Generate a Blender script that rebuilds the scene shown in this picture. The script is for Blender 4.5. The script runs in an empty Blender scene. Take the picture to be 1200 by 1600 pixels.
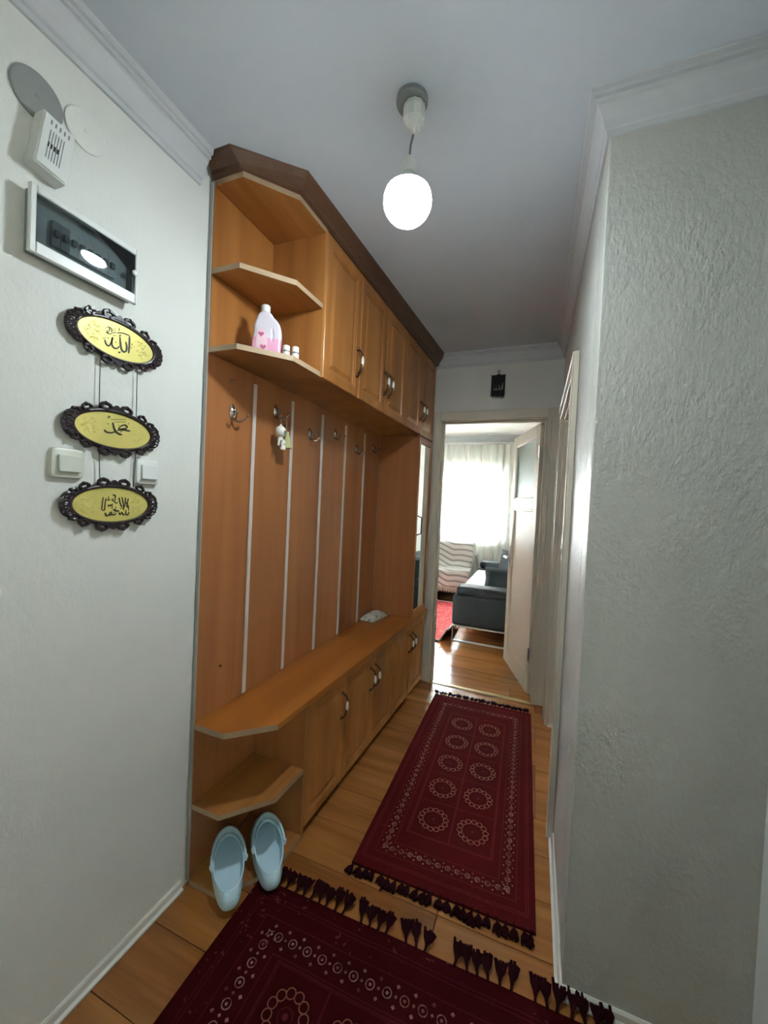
import bpy, bmesh, math, random
from mathutils import Vector, Matrix
random.seed(7)
PI = math.pi
S = bpy.context.scene
COL = S.collection

# ---------------------------------------------------------------- camera, world, exposure
cam_d = bpy.data.cameras.new('camera')
cam = bpy.data.objects.new('camera', cam_d)
COL.objects.link(cam)
cam_d.sensor_fit = 'HORIZONTAL'
cam_d.sensor_width = 36.0
cam_d.lens = 609.4 / 1200 * 36.0
cam_d.clip_start = 0.02
_r, _u, _f = (0.9309, 0.3624, 0.0463), (-0.0504, 0.0020, 0.9987), (-0.3618, 0.9320, -0.0201)
_m = Matrix(((_r[0], _u[0], -_f[0]), (_r[1], _u[1], -_f[1]), (_r[2], _u[2], -_f[2]))).to_4x4()
_m = _m.to_quaternion().to_matrix().to_4x4()
cam.matrix_world = Matrix.Translation((0, 0, 1.345)) @ _m
S.camera = cam

world = bpy.data.worlds.new('overcast_sky')
S.world = world
world.use_nodes = True
_bg = world.node_tree.nodes['Background']
_bg.inputs['Color'].default_value = (0.93, 0.97, 1.0, 1)
_bg.inputs['Strength'].default_value = 33.0

BULB_STRENGTH = 98.0
BULB_COLOR = (0.83, 0.945, 1.0, 1)
S.view_settings.view_transform = 'Standard'
S.view_settings.look = 'None'
S.view_settings.exposure = 1.95
S.view_settings.gamma = 1.0
S.view_settings.use_curve_mapping = False

# ---------------------------------------------------------------- plan (metres)
XL, XR = -1.066, 0.135          # hall side walls
YF = 2.915                      # far wall of the hall
YN = 1.19                       # stub wall on the right of the entry
XE = 0.545                      # entry side wall
YB = -1.3                       # wall behind the camera


def zc(y):                      # the ceiling rises a little towards the far end
    return 2.445 + 0.042 * max(0.0, min(1.0, (y - 1.1) / 1.8))


def skew(v):                    # the cabinet run stands slightly out of parallel with the wall
    k = max(0.0, min(1.2, (v[0] + 1.066) / 0.264))
    return (v[0] + 0.036 * (v[1] - 1.33) * k, v[1], v[2])


# ---------------------------------------------------------------- materials
def nodes_of(name):
    m = bpy.data.materials.new(name)
    m.use_nodes = True
    nt = m.node_tree
    return m, nt, nt.nodes['Principled BSDF']


def _in(nt, sock, v):
    if hasattr(v, 'is_linked') or isinstance(v, bpy.types.NodeSocket):
        nt.links.new(v, sock)
    else:
        sock.default_value = v


class Ex:
    """A value in a node tree; arithmetic on it builds math nodes."""
    def __init__(s, nt, sock):
        s.nt, s.s = nt, sock

    def op(s, kind, b=None, c=None, rev=False):
        n = s.nt.nodes.new('ShaderNodeMath')
        n.operation = kind
        args = [s, b, c]
        if rev:
            args = [b, s, c]
        for i, a in enumerate(args):
            if a is None:
                continue
            if isinstance(a, Ex):
                s.nt.links.new(a.s, n.inputs[i])
            else:
                n.inputs[i].default_value = a
        return Ex(s.nt, n.outputs[0])

    def __add__(s, b): return s.op('ADD', b)
    def __radd__(s, b): return s.op('ADD', b)
    def __sub__(s, b): return s.op('SUBTRACT', b)
    def __rsub__(s, b): return s.op('SUBTRACT', b, rev=True)
    def __mul__(s, b): return s.op('MULTIPLY', b)
    def __rmul__(s, b): return s.op('MULTIPLY', b)
    def __truediv__(s, b): return s.op('DIVIDE', b)
    def abs(s): return s.op('ABSOLUTE')
    def lt(s, b): return s.op('LESS_THAN', b)
    def gt(s, b): return s.op('GREATER_THAN', b)
    def max(s, b): return s.op('MAXIMUM', b)
    def min(s, b): return s.op('MINIMUM', b)
    def sqrt(s): return s.op('SQRT')
    def sin(s): return s.op('SINE')
    def cos(s): return s.op('COSINE')
    def fract(s): return s.op('FRACT')
    def atan2(s, b): return s.op('ARCTAN2', b)


def objcoord(nt):
    tc = nt.nodes.new('ShaderNodeTexCoord')
    return tc.outputs['Object']


def xyz(nt, vec):
    n = nt.nodes.new('ShaderNodeSeparateXYZ')
    nt.links.new(vec, n.inputs[0])
    return [Ex(nt, n.outputs[i]) for i in range(3)]


def noise(nt, vec, scale, detail=3, rough=0.5, stretch=(1, 1, 1), dist=0.0):
    mp = nt.nodes.new('ShaderNodeMapping')
    nt.links.new(vec, mp.inputs['Vector'])
    mp.inputs['Scale'].default_value = stretch
    n = nt.nodes.new('ShaderNodeTexNoise')
    nt.links.new(mp.outputs[0], n.inputs['Vector'])
    n.inputs['Scale'].default_value = scale
    n.inputs['Detail'].default_value = detail
    n.inputs['Roughness'].default_value = rough
    n.inputs['Distortion'].default_value = dist
    return n.outputs['Fac']


def ramp(nt, fac, stops):
    r = nt.nodes.new('ShaderNodeValToRGB')
    nt.links.new(fac, r.inputs[0])
    el = r.color_ramp.elements
    while len(el) < len(stops):
        el.new(0.5)
    for e, (p, c) in zip(el, stops):
        e.position = p
        e.color = (c[0], c[1], c[2], 1)
    return r.outputs[0]


def mixc(nt, fac, a, b):
    n = nt.nodes.new('ShaderNodeMix')
    n.data_type = 'RGBA'
    _in(nt, n.inputs[0], fac.s if isinstance(fac, Ex) else fac)
    for i, v in ((6, a), (7, b)):
        if isinstance(v, tuple):
            n.inputs[i].default_value = (v[0], v[1], v[2], 1)
        else:
            nt.links.new(v, n.inputs[i])
    return n.outputs[2]


def bump(nt, bsdf, height, strength=0.3, dist=0.002):
    b = nt.nodes.new('ShaderNodeBump')
    b.inputs['Strength'].default_value = strength
    b.inputs['Distance'].default_value = dist
    nt.links.new(height.s if isinstance(height, Ex) else height, b.inputs['Height'])
    nt.links.new(b.outputs[0], bsdf.inputs['Normal'])


def plain(name, col, rough=0.5, metal=0.0, bumps=None, **kw):
    m, nt, b = nodes_of(name)
    b.inputs['Base Color'].default_value = (col[0], col[1], col[2], 1)
    b.inputs['Roughness'].default_value = rough
    b.inputs['Metallic'].default_value = metal
    for k, v in kw.items():
        b.inputs[k.replace('_', ' ')].default_value = v
    if bumps:
        f = noise(nt, objcoord(nt), bumps[0], 4)
        bump(nt, b, f, bumps[1], bumps[2])
    return m


def plaster(name, col, amount=0.5, rough=0.38):
    m, nt, b = nodes_of(name)
    oc = objcoord(nt)
    patch = noise(nt, oc, 2.2, 2)
    c = ramp(nt, noise(nt, oc, 5, 3), [(0.3, [k * 0.96 for k in col]), (0.7, col)])
    nt.links.new(c, b.inputs['Base Color'])
    b.inputs['Roughness'].default_value = rough
    fine = Ex(nt, noise(nt, oc, 150, 2, 0.5, (1, 1, 0.6), 0.5))
    mid = Ex(nt, noise(nt, oc, 62, 2, 0.5, (1, 1, 0.7)))
    b.inputs['Specular IOR Level'].default_value = 0.3
    w = (Ex(nt, patch) - 0.35) * 3.2
    w = w.max(0.38).min(1.0)
    h = (fine * 0.7 + mid * 0.8) * w
    bump(nt, b, h, amount, 0.006)
    return m


def wood(name, dark, light, axis=2, rough=0.32, band=1.0):
    m, nt, b = nodes_of(name)
    oc = objcoord(nt)
    st = [9.0, 9.0, 9.0]
    st[axis] = 0.55
    n1 = noise(nt, oc, 1.0 * band, 3, 0.55, tuple(st), 0.35)
    st2 = [150.0, 150.0, 150.0]
    st2[axis] = 2.2
    n2 = noise(nt, oc, 1.0, 2, 0.6, tuple(st2))
    f = Ex(nt, n1) * 0.8 + Ex(nt, n2) * 0.22
    c = ramp(nt, f.s, [(0.32, dark), (0.5, [(a + bb) / 2 for a, bb in zip(dark, light)]), (0.7, light)])
    nt.links.new(c, b.inputs['Base Color'])
    b.inputs['Roughness'].default_value = rough
    b.inputs['Specular IOR Level'].default_value = 0.35
    bump(nt, b, n2, 0.06, 0.001)
    return m


HONEY_D, HONEY_L = (0.240, 0.086, 0.020), (0.430, 0.182, 0.048)
RED_D, RED_L = (0.265, 0.094, 0.031), (0.390, 0.158, 0.056)
M = {}
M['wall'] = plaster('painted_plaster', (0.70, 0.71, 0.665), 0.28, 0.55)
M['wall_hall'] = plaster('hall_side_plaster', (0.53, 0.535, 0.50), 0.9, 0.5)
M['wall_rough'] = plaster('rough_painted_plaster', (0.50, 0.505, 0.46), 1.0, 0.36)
M['living_paint'] = plain('white_living_room_paint', (0.80, 0.80, 0.76), 0.6, bumps=(14, 0.12, 0.004))
M['ceiling'] = plain('ceiling_paint', (0.57, 0.62, 0.67), 0.7, bumps=(14, 0.12, 0.004))
M['crown'] = plain('crown_moulding_paint', (0.54, 0.56, 0.57), 0.5)
M['gloss_white'] = plain('cream_gloss_paint', (0.62, 0.565, 0.46), 0.42, bumps=(30, 0.05, 0.002))
M['skirt'] = plain('skirting_paint', (0.62, 0.61, 0.55), 0.4)
M['honey_z'] = wood('honey_wood_upright', HONEY_D, HONEY_L, 2)
M['honey_y'] = wood('honey_wood_along', HONEY_D, HONEY_L, 1)
M['red_z'] = wood('reddish_wood_upright', RED_D, RED_L, 2)
M['bench_y'] = wood('bench_wood_along', (0.245, 0.076, 0.012), (0.390, 0.134, 0.024), 1, 0.3)
M['cornice_y'] = wood('dark_cornice_wood', (0.070, 0.030, 0.015), (0.120, 0.056, 0.028), 1, 0.4)
M['edge'] = plain('worn_edge_band', (0.37, 0.255, 0.15), 0.55, bumps=(60, 0.1, 0.001))
M['edge_grey'] = plain('raw_grey_board_edge', (0.36, 0.36, 0.34), 0.6)
M['batten'] = plain('pale_batten', (0.62, 0.54, 0.48), 0.45)
M['bronze'] = plain('antique_bronze', (0.10, 0.055, 0.032), 0.35, 0.9)
M['nickel'] = plain('aged_nickel', (0.42, 0.38, 0.33), 0.25, 1.0)
M['steel'] = plain('brushed_steel', (0.55, 0.55, 0.55), 0.3, 1.0)
M['chrome'] = plain('chrome', (0.80, 0.80, 0.80), 0.12, 1.0)
M['satin_white'] = plain('satin_pale_metal', (0.82, 0.82, 0.80), 0.35, 0.3)
M['porcelain'] = plain('porcelain', (0.80, 0.78, 0.72), 0.15)
M['mirror'] = plain('mirror_glass', (0.92, 0.94, 0.93), 0.02, 1.0)
M['white_plastic'] = plain('white_plastic', (0.68, 0.70, 0.67), 0.35)
M['cream_plastic'] = plain('yellowed_white_plastic', (0.60, 0.61, 0.53), 0.35)
M['grey_plastic'] = plain('grey_plastic', (0.22, 0.23, 0.23), 0.4)
M['black_plastic'] = plain('black_plastic', (0.012, 0.012, 0.014), 0.35)
M['grey_disc'] = plain('grey_painted_disc', (0.24, 0.25, 0.24), 0.5)
M['gold'] = plain('gold_plate', (0.66, 0.58, 0.17), 0.42, 0.35)
M['gold_relief'] = plain('bright_gold_relief', (0.95, 0.86, 0.36), 0.3, 0.2)
M['frame_dark'] = plain('dark_carved_frame', (0.022, 0.012, 0.014), 0.3)
M['ink'] = plain('dark_ink', (0.03, 0.018, 0.010), 0.5)
M['silver_ink'] = plain('pale_thread', (0.42, 0.42, 0.40), 0.6)
M['black_cloth'] = plain('black_cloth', (0.018, 0.018, 0.018), 0.9)
M['clog'] = plain('pale_blue_foam', (0.56, 0.77, 0.86), 0.55, bumps=(120, 0.04, 0.001))
M['clog_in'] = plain('blue_foam_footbed', (0.58, 0.77, 0.86), 0.6)
M['dark_hole'] = plain('dark_hole', (0.02, 0.025, 0.03), 0.9)
M['dark_sofa'] = plain('charcoal_upholstery', (0.034, 0.043, 0.048), 0.75, bumps=(220, 0.2, 0.001))
M['dark_cushion'] = plain('slate_cushion_cloth', (0.040, 0.052, 0.058), 0.8, bumps=(260, 0.2, 0.001))
M['white_cloth'] = plain('white_cotton', (0.72, 0.72, 0.72), 0.9)
M['brown_dark'] = plain('dark_brown_upholstery', (0.018, 0.011, 0.009), 0.7)
M['brass'] = plain('brass_strip', (0.62, 0.48, 0.24), 0.3, 0.8)
M['tassel'] = plain('dark_maroon_yarn', (0.022, 0.0035, 0.0055), 0.95, Specular_IOR_Level=0.05)
M['cream_yarn'] = plain('cream_yarn', (0.62, 0.58, 0.50), 0.95)
M['green_yarn'] = plain('pale_green_yarn', (0.48, 0.47, 0.22), 0.9)
M['figure'] = plain('white_vinyl', (0.70, 0.68, 0.60), 0.4)
M['cord'] = plain('black_cord', (0.01, 0.01, 0.012), 0.7)
M['pvc'] = plain('white_window_plastic', (0.75, 0.75, 0.74), 0.3)


def make_glass(name, tint, gloss=0.12):
    m = bpy.data.materials.new(name)
    m.use_nodes = True
    nt = m.node_tree
    nt.nodes.remove(nt.nodes['Principled BSDF'])
    out = nt.nodes['Material Output']
    t = nt.nodes.new('ShaderNodeBsdfTransparent')
    t.inputs[0].default_value = (*tint, 1)
    g = nt.nodes.new('ShaderNodeBsdfGlossy')
    g.inputs['Roughness'].default_value = 0.03
    mx = nt.nodes.new('ShaderNodeMixShader')
    fr = nt.nodes.new('ShaderNodeFresnel')
    fr.inputs[0].default_value = 1.45
    ad = Ex(nt, fr.outputs[0]) + gloss * 0.3
    nt.links.new(ad.s, mx.inputs[0])
    nt.links.new(t.outputs[0], mx.inputs[1])
    nt.links.new(g.outputs[0], mx.inputs[2])
    nt.links.new(mx.outputs[0], out.inputs[0])
    return m


M['window_glass'] = make_glass('window_glass', (0.95, 0.97, 0.97))
M['smoked_lid'] = make_glass('smoked_clear_lid', (0.62, 0.66, 0.67), 0.12)


def make_frosted():
    m, nt, b = nodes_of('frosted_green_glass')
    b.inputs['Base Color'].default_value = (0.62, 0.74, 0.70, 1)
    b.inputs['Roughness'].default_value = 0.35
    b.inputs['Transmission Weight'].default_value = 0.75
    b.inputs['IOR'].default_value = 1.2
    f = noise(nt, objcoord(nt), 55, 3, 0.6)
    bump(nt, b, f, 0.5, 0.004)
    return m


M['frosted'] = make_frosted()


def make_curtain():
    m = bpy.data.materials.new('sheer_white_curtain')
    m.use_nodes = True
    nt = m.node_tree
    nt.nodes.remove(nt.nodes['Principled BSDF'])
    out = nt.nodes['Material Output']
    d = nt.nodes.new('ShaderNodeBsdfDiffuse')
    d.inputs[0].default_value = (0.84, 0.84, 0.76, 1)
    t = nt.nodes.new('ShaderNodeBsdfTranslucent')
    t.inputs[0].default_value = (0.90, 0.90, 0.86, 1)
    p = nt.nodes.new('ShaderNodeBsdfTransparent')
    a = nt.nodes.new('ShaderNodeMixShader')
    a.inputs[0].default_value = 0.62
    nt.links.new(d.outputs[0], a.inputs[1])
    nt.links.new(t.outputs[0], a.inputs[2])
    c = nt.nodes.new('ShaderNodeMixShader')
    c.inputs[0].default_value = 0.14
    nt.links.new(a.outputs[0], c.inputs[1])
    nt.links.new(p.outputs[0], c.inputs[2])
    nt.links.new(c.outputs[0], out.inputs[0])
    return m


M['curtain'] = make_curtain()


def make_diffusing():
    m = bpy.data.materials.new('fill_door_diffuser')
    m.use_nodes = True
    nt = m.node_tree
    nt.nodes.remove(nt.nodes['Principled BSDF'])
    t = nt.nodes.new('ShaderNodeBsdfTranslucent')
    t.inputs[0].default_value = (0.80, 0.80, 0.74, 1)
    d = nt.nodes.new('ShaderNodeBsdfDiffuse')
    d.inputs[0].default_value = (0.7, 0.7, 0.7, 1)
    x = nt.nodes.new('ShaderNodeMixShader')
    x.inputs[0].default_value = 0.45
    nt.links.new(t.outputs[0], x.inputs[1])
    nt.links.new(d.outputs[0], x.inputs[2])
    nt.links.new(x.outputs[0], nt.nodes['Material Output'].inputs[0])
    return m


M['fill_diffuser'] = make_diffusing()  # pane of the added door, spreads sky light into the hall as fill


def make_laminate():
    m, nt, b = nodes_of('honey_oak_laminate')
    oc = objcoord(nt)
    oi = nt.nodes.new('ShaderNodeObjectInfo')
    rnd = Ex(nt, oi.outputs['Random'])
    off = nt.nodes.new('ShaderNodeCombineXYZ')
    nt.links.new((rnd * 37.0).s, off.inputs[0])
    nt.links.new((rnd * 11.0).s, off.inputs[1])
    add = nt.nodes.new('ShaderNodeVectorMath')
    nt.links.new(oc, add.inputs[0])
    nt.links.new(off.outputs[0], add.inputs[1])
    v = add.outputs[0]
    n1 = noise(nt, v, 1.0, 3, 0.55, (0.9, 12.0, 1.0), 0.6)
    n2 = noise(nt, v, 1.0, 2, 0.6, (6, 130.0, 1.0))
    f = Ex(nt, n1) * 0.75 + Ex(nt, n2) * 0.2 + rnd * 0.14
    c = ramp(nt, f.s, [(0.36, (0.200, 0.072, 0.016)), (0.72, (0.370, 0.150, 0.038))])
    nt.links.new(c, b.inputs['Base Color'])
    b.inputs['Roughness'].default_value = 0.24
    bump(nt, b, n2, 0.04, 0.001)
    return m


M['laminate'] = make_laminate()
M['subfloor'] = plain('dark_floor_joint', (0.07, 0.035, 0.012), 0.6)


def make_rug(name, W, L, cols, rows, sx, sy, r0, rb, nb, ex, ey, dot, lw, base=(0.060, 0.0040, 0.0048), light=(0.105, 0.012, 0.0145), bead=(0.24, 0.095, 0.07)):
    """Turkmen rug: a grid of beaded round medallions, a dotted border, thin guard lines."""
    m, nt, b = nodes_of(name)
    oc = objcoord(nt)
    x, y, z = xyz(nt, oc)
    # medallions
    u = x / sx + (cols % 2) * 0.5
    v = y / sy + (rows % 2) * 0.5
    cu = (u.fract() - 0.5) * sx
    cv = (v.fract() - 0.5) * sy
    infield = x.abs().lt(cols * sx / 2) * y.abs().lt(rows * sy / 2)
    rr = (cu * cu + cv * cv).sqrt()
    th = cv.atan2(cu)
    seg = 2 * PI / nb
    ta = ((th / seg).fract() - 0.5) * seg
    bx = rr * ta.cos() - r0
    by = rr * ta.sin()
    bd = (bx * bx + by * by).sqrt()
    ring = (bd - rb).abs().lt(lw) * infield
    ring2 = ((rr - r0 * 0.40).abs().lt(lw * 1.1)) * infield * 0.18
    spot = (rr.lt(r0 * 0.16)) * infield * 0.35
    field_dark = rr.lt(r0 + rb * 1.8) * infield
    # field grid
    grid = (((cu.abs() - sx / 2).abs().lt(lw * 2.2)).max((cv.abs() - sy / 2).abs().lt(lw * 1.6)) * infield)
    # rectangular guard lines
    d = (x.abs() - cols * sx / 2 - 0.004).max(y.abs() - rows * sy / 2 - 0.004)
    g = d.abs().lt(lw * 1.8)
    e1 = (x.abs() - ex)
    e2 = (y.abs() - ey)
    q = e1.max(e2)
    for o in (-0.030, 0.030, 0.062, 0.070):
        g = g.max((q - o * dot).abs().lt(lw * 1.2))
    # dotted border along the rectangle |x|=ex, |y|=ey
    def rowof(a, across, along, lim):
        p = (along / (0.036 * dot)).fract() - 0.5
        pp = p * (0.036 * dot)
        r = (pp * pp + across * across).sqrt()
        o = (r - 0.0085 * dot).abs().lt(lw) + r.lt(0.003 * dot)
        p2 = ((along / (0.036 * dot) + 0.5).fract() - 0.5) * (0.036 * dot)
        k = (p2.abs() + (across.abs() - 0.017 * dot).abs()).lt(0.0042 * dot)
        k2 = (p2.abs() + across.abs()).lt(0.0035 * dot)
        return (o.max(k).max(k2)) * along.abs().lt(lim)
    dots = rowof(0, e1, y, ey + 0.01).max(rowof(0, e2, x, ex + 0.01))
    nz = Ex(nt, noise(nt, oc, 60, 2))
    dots = dots * (nz * 2.2 - 0.6).max(0.12).min(0.85)
    # outer border speckle
    sp = Ex(nt, noise(nt, oc, 95 / dot, 1, 0.5))
    speck = sp.gt(0.71) * q.gt(0.03 * dot)
    ww = Ex(nt, noise(nt, oc, 3, 2))
    c = mixc(nt, ww, base, tuple(k * 1.25 for k in base))
    c = mixc(nt, field_dark * 0.35, c, tuple(k * 0.75 for k in base))
    c = mixc(nt, (grid.max(g)) * 0.75, c, light)
    c = mixc(nt, speck * 0.55, c, (0.13, 0.028, 0.028))
    c = mixc(nt, (ring2 + spot).min(1.0), c, (0.15, 0.03, 0.03))
    c = mixc(nt, ring * (nz * 1.4 + 0.2).min(1.0), c, bead)
    c = mixc(nt, dots, c, (0.30, 0.165, 0.135))
    nt.links.new(c, b.inputs['Base Color'])
    b.inputs['Roughness'].default_value = 0.95
    b.inputs['Specular IOR Level'].default_value = 0.04
    bump(nt, b, noise(nt, oc, 420, 2), 0.35, 0.002)
    return m


def make_red_rug():
    m, nt, b = nodes_of('red_living_rug')
    oc = objcoord(nt)
    n = noise(nt, oc, 26, 3, 0.6, (1, 1.8, 1), 0.8)
    c = ramp(nt, n, [(0.40, (0.36, 0.022, 0.030)), (0.56, (0.50, 0.06, 0.065)), (0.66, (0.66, 0.30, 0.26))])
    nt.links.new(c, b.inputs['Base Color'])
    b.inputs['Roughness'].default_value = 0.95
    return m


M['red_rug'] = make_red_rug()


def make_throw():
    m, nt, b = nodes_of('striped_throw_cloth')
    uv = nt.nodes.new('ShaderNodeUVMap')
    u, v, w = xyz(nt, uv.outputs[0])
    f = (v / 0.082).fract()
    s1 = (f - 0.5).abs().lt(0.17)
    c = mixc(nt, s1, (0.70, 0.68, 0.63), (0.34, 0.335, 0.325))
    nt.links.new(c, b.inputs['Base Color'])
    b.inputs['Roughness'].default_value = 0.95
    return m


M['throw'] = make_throw()


def make_softener():
    m, nt, b = nodes_of('milky_bottle_with_pink_liquid')
    x, y, z = xyz(nt, objcoord(nt))
    c = mixc(nt, z.gt(0.075), (0.72, 0.36, 0.52), (0.62, 0.58, 0.64))
    nt.links.new(c, b.inputs['Base Color'])
    b.inputs['Roughness'].default_value = 0.22
    b.inputs['Subsurface Weight'].default_value = 0.15
    return m


M['softener'] = make_softener()


def make_wipes():
    m, nt, b = nodes_of('printed_wipes_film')
    oc = objcoord(nt)
    n = noise(nt, oc, 42, 3, 0.6)
    c = ramp(nt, n, [(0.45, (0.66, 0.66, 0.58)), (0.60, (0.40, 0.47, 0.36)), (0.72, (0.06, 0.07, 0.05))])
    nt.links.new(c, b.inputs['Base Color'])
    b.inputs['Roughness'].default_value = 0.3
    return m


M['wipes'] = make_wipes()

_m = bpy.data.materials.new('lit_bulb')
_m.use_nodes = True
_nt = _m.node_tree
_nt.nodes.remove(_nt.nodes['Principled BSDF'])
_e = _nt.nodes.new('ShaderNodeEmission')
_e.inputs[0].default_value = BULB_COLOR
# the dome glows strongest at its lower end, over the LED board
_x, _y, _z = xyz(_nt, objcoord(_nt))
_dn = ((_z + 0.272) * (-1 / 0.0594)).max(0.0)
_nt.links.new((_dn.op('POWER', 1.4) * BULB_STRENGTH + 6.0).s, _e.inputs[1])
_nt.links.new(_e.outputs[0], _nt.nodes['Material Output'].inputs[0])
M['bulb'] = _m


# ---------------------------------------------------------------- mesh helpers
class MB:
    """Collects shapes into one mesh."""
    def __init__(s):
        s.v, s.f, s.mi, s.uv = [], [], [], {}

    def face(s, idx, mi=0):
        s.f.append(tuple(idx))
        s.mi.append(mi)

    def add(s, pts):
        i = len(s.v)
        s.v.extend(tuple(p) for p in pts)
        return i

    def box(s, x0, x1, y0, y1, z0, z1, mi=0):
        i = s.add([(x, y, z) for z in (z0, z1) for y in (y0, y1) for x in (x0, x1)])
        for q in ((0, 2, 3, 1), (4, 5, 7, 6), (0, 1, 5, 4), (2, 6, 7, 3), (0, 4, 6, 2), (1, 3, 7, 5)):
            s.face([i + k for k in q], mi)
        return s

    def prism(s, poly, fn, lo, hi, mi=0, mi_side=None):
        """poly: 2-D points counter-clockwise; fn(a, b, t) -> point."""
        n = len(poly)
        i = s.add([fn(a, b, lo) for a, b in poly])
        j = s.add([fn(a, b, hi) for a, b in poly])
        s.face([i + k for k in reversed(range(n))], mi)
        s.face([j + k for k in range(n)], mi)
        for k in range(n):
            k2 = (k + 1) % n
            s.face([i + k, i + k2, j + k2, j + k], mi if mi_side is None else mi_side)
        return s

    def rings(s, rings, mi=0, cap0=True, cap1=True, closed=True):
        n = len(rings[0])
        ids = [s.add(r) for r in rings]
        for a, b in zip(ids, ids[1:]):
            for k in range(n if closed else n - 1):
                k2 = (k + 1) % n
                s.face([a + k, a + k2, b + k2, b + k], mi)
        if cap0:
            s.face([ids[0] + k for k in reversed(range(n))], mi)
        if cap1:
            s.face([ids[-1] + k for k in range(n)], mi)
        return s

    def lathe(s, prof, o=(0, 0, 0), n=20, axis='Z', mi=0, cap0=True, cap1=True, sx=1, sy=1):
        rr = []
        for r, t in prof:
            ring = []
            for k in range(n):
                a = 2 * PI * k / n
                p, q = r * math.cos(a) * sx, r * math.sin(a) * sy
                if axis == 'Z':
                    ring.append((o[0] + p, o[1] + q, o[2] + t))
                elif axis == 'X':
                    ring.append((o[0] + t, o[1] + p, o[2] + q))
                else:
                    ring.append((o[0] + q, o[1] + t, o[2] + p))
            rr.append(ring)
        return s.rings(rr, mi, cap0, cap1)

    def tube(s, pts, r, n=8, mi=0, closed=False, flat=1.0):
        pts = [Vector(p) for p in pts]
        rr = []
        m = len(pts)
        ref = None
        for i, p in enumerate(pts):
            if closed:
                d = pts[(i + 1) % m] - pts[(i - 1) % m]
            else:
                d = pts[min(i + 1, m - 1)] - pts[max(i - 1, 0)]
            d.normalize()
            if ref is None:
                ref = Vector((0, 0, 1)) if abs(d.z) < 0.9 else Vector((1, 0, 0))
            a = d.cross(ref)
            if a.length < 1e-5:
                a = d.orthogonal()
            a.normalize()
            b = a.cross(d)
            b.normalize()
            ref = b
            ra = r[i] if isinstance(r, (list, tuple)) else r
            rr.append([tuple(p + a * (ra * math.cos(2 * PI * k / n)) + b * (ra * flat * math.sin(2 * PI * k / n))) for k in range(n)])
        if closed:
            rr.append(rr[0])
            return s.rings(rr, mi, False, False)
        return s.rings(rr, mi)

    def build(s, name, mat, parent=None, bevel=0.0, seg=1, smooth=None, warp=None, loc=None):
        if warp:
            s.v = [warp(v) for v in s.v]
        me = bpy.data.meshes.new(name)
        me.from_pydata(s.v, [], s.f)
        mats = mat if isinstance(mat, (list, tuple)) else [mat]
        for q in mats:
            me.materials.append(q)
        for p, k in zip(me.polygons, s.mi):
            p.material_index = k
        bm = bmesh.new()
        bm.from_mesh(me)
        bmesh.ops.recalc_face_normals(bm, faces=bm.faces)
        if bevel:
            eds = [e for e in bm.edges if len(e.link_faces) == 2 and e.calc_face_angle(0) > 0.6]
            bmesh.ops.bevel(bm, geom=eds, offset=bevel, segments=seg, profile=0.5, affect='EDGES', clamp_overlap=True)
        if smooth is not None:
            for f_ in bm.faces:
                f_.smooth = True
            for e in bm.edges:
                if len(e.link_faces) == 2 and e.calc_face_angle(0) > smooth:
                    e.smooth = False
        bm.to_mesh(me)
        bm.free()
        o = bpy.data.objects.new(name, me)
        COL.objects.link(o)
        if loc:
            o.location = loc
        if parent is not None:
            attach(o, parent)
        return o


WORLD_LOC = {}


def attach(o, p):
    o.parent = p
    if p.name in WORLD_LOC:
        o.matrix_parent_inverse = WORLD_LOC[p.name].inverted()


def tag(o, label=None, cat=None, group=None, kind=None):
    if label:
        o['label'] = label
    if cat:
        o['category'] = cat
    if group:
        o['group'] = group
    if kind:
        o['kind'] = kind
    return o


def thing(name, loc, label, cat, group=None, rz=0.0):
    o = bpy.data.objects.new(name, None)
    COL.objects.link(o)
    o.location = loc
    o.rotation_euler.z = rz
    o.empty_display_size = 0.05
    WORLD_LOC[o.name] = Matrix.Translation(loc) @ Matrix.Rotation(rz, 4, 'Z')
    return tag(o, label, cat, group)


def local_thing(name, loc, label, cat, group=None, rz=0.0):
    """An Empty whose parts are modelled in its own coordinates."""
    o = bpy.data.objects.new(name, None)
    COL.objects.link(o)
    o.location = loc
    o.rotation_euler.z = rz
    o.empty_display_size = 0.05
    return tag(o, label, cat, group)


def copy_tree(o, parent=None):
    c = o.copy()
    COL.objects.link(c)
    if parent is not None:
        c.parent = parent
    for ch in list(o.children):
        copy_tree(ch, c)
    return c


def struct(o):
    o['kind'] = 'structure'
    return o


YZ = lambda x: (lambda a, b, t: (x + t, a, b))
def XYp(a, b, t): return (a, b, t)
def YZp(a, b, t): return (t, a, b)
def XZp(a, b, t): return (a, t, b)


# ---------------------------------------------------------------- room shell
T = 0.12
# hall walls
mb = MB(); mb.box(XL - T, XL, YB, YF, -0.1, 2.56)
struct(mb.build('wall_left', M['wall']))

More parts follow.
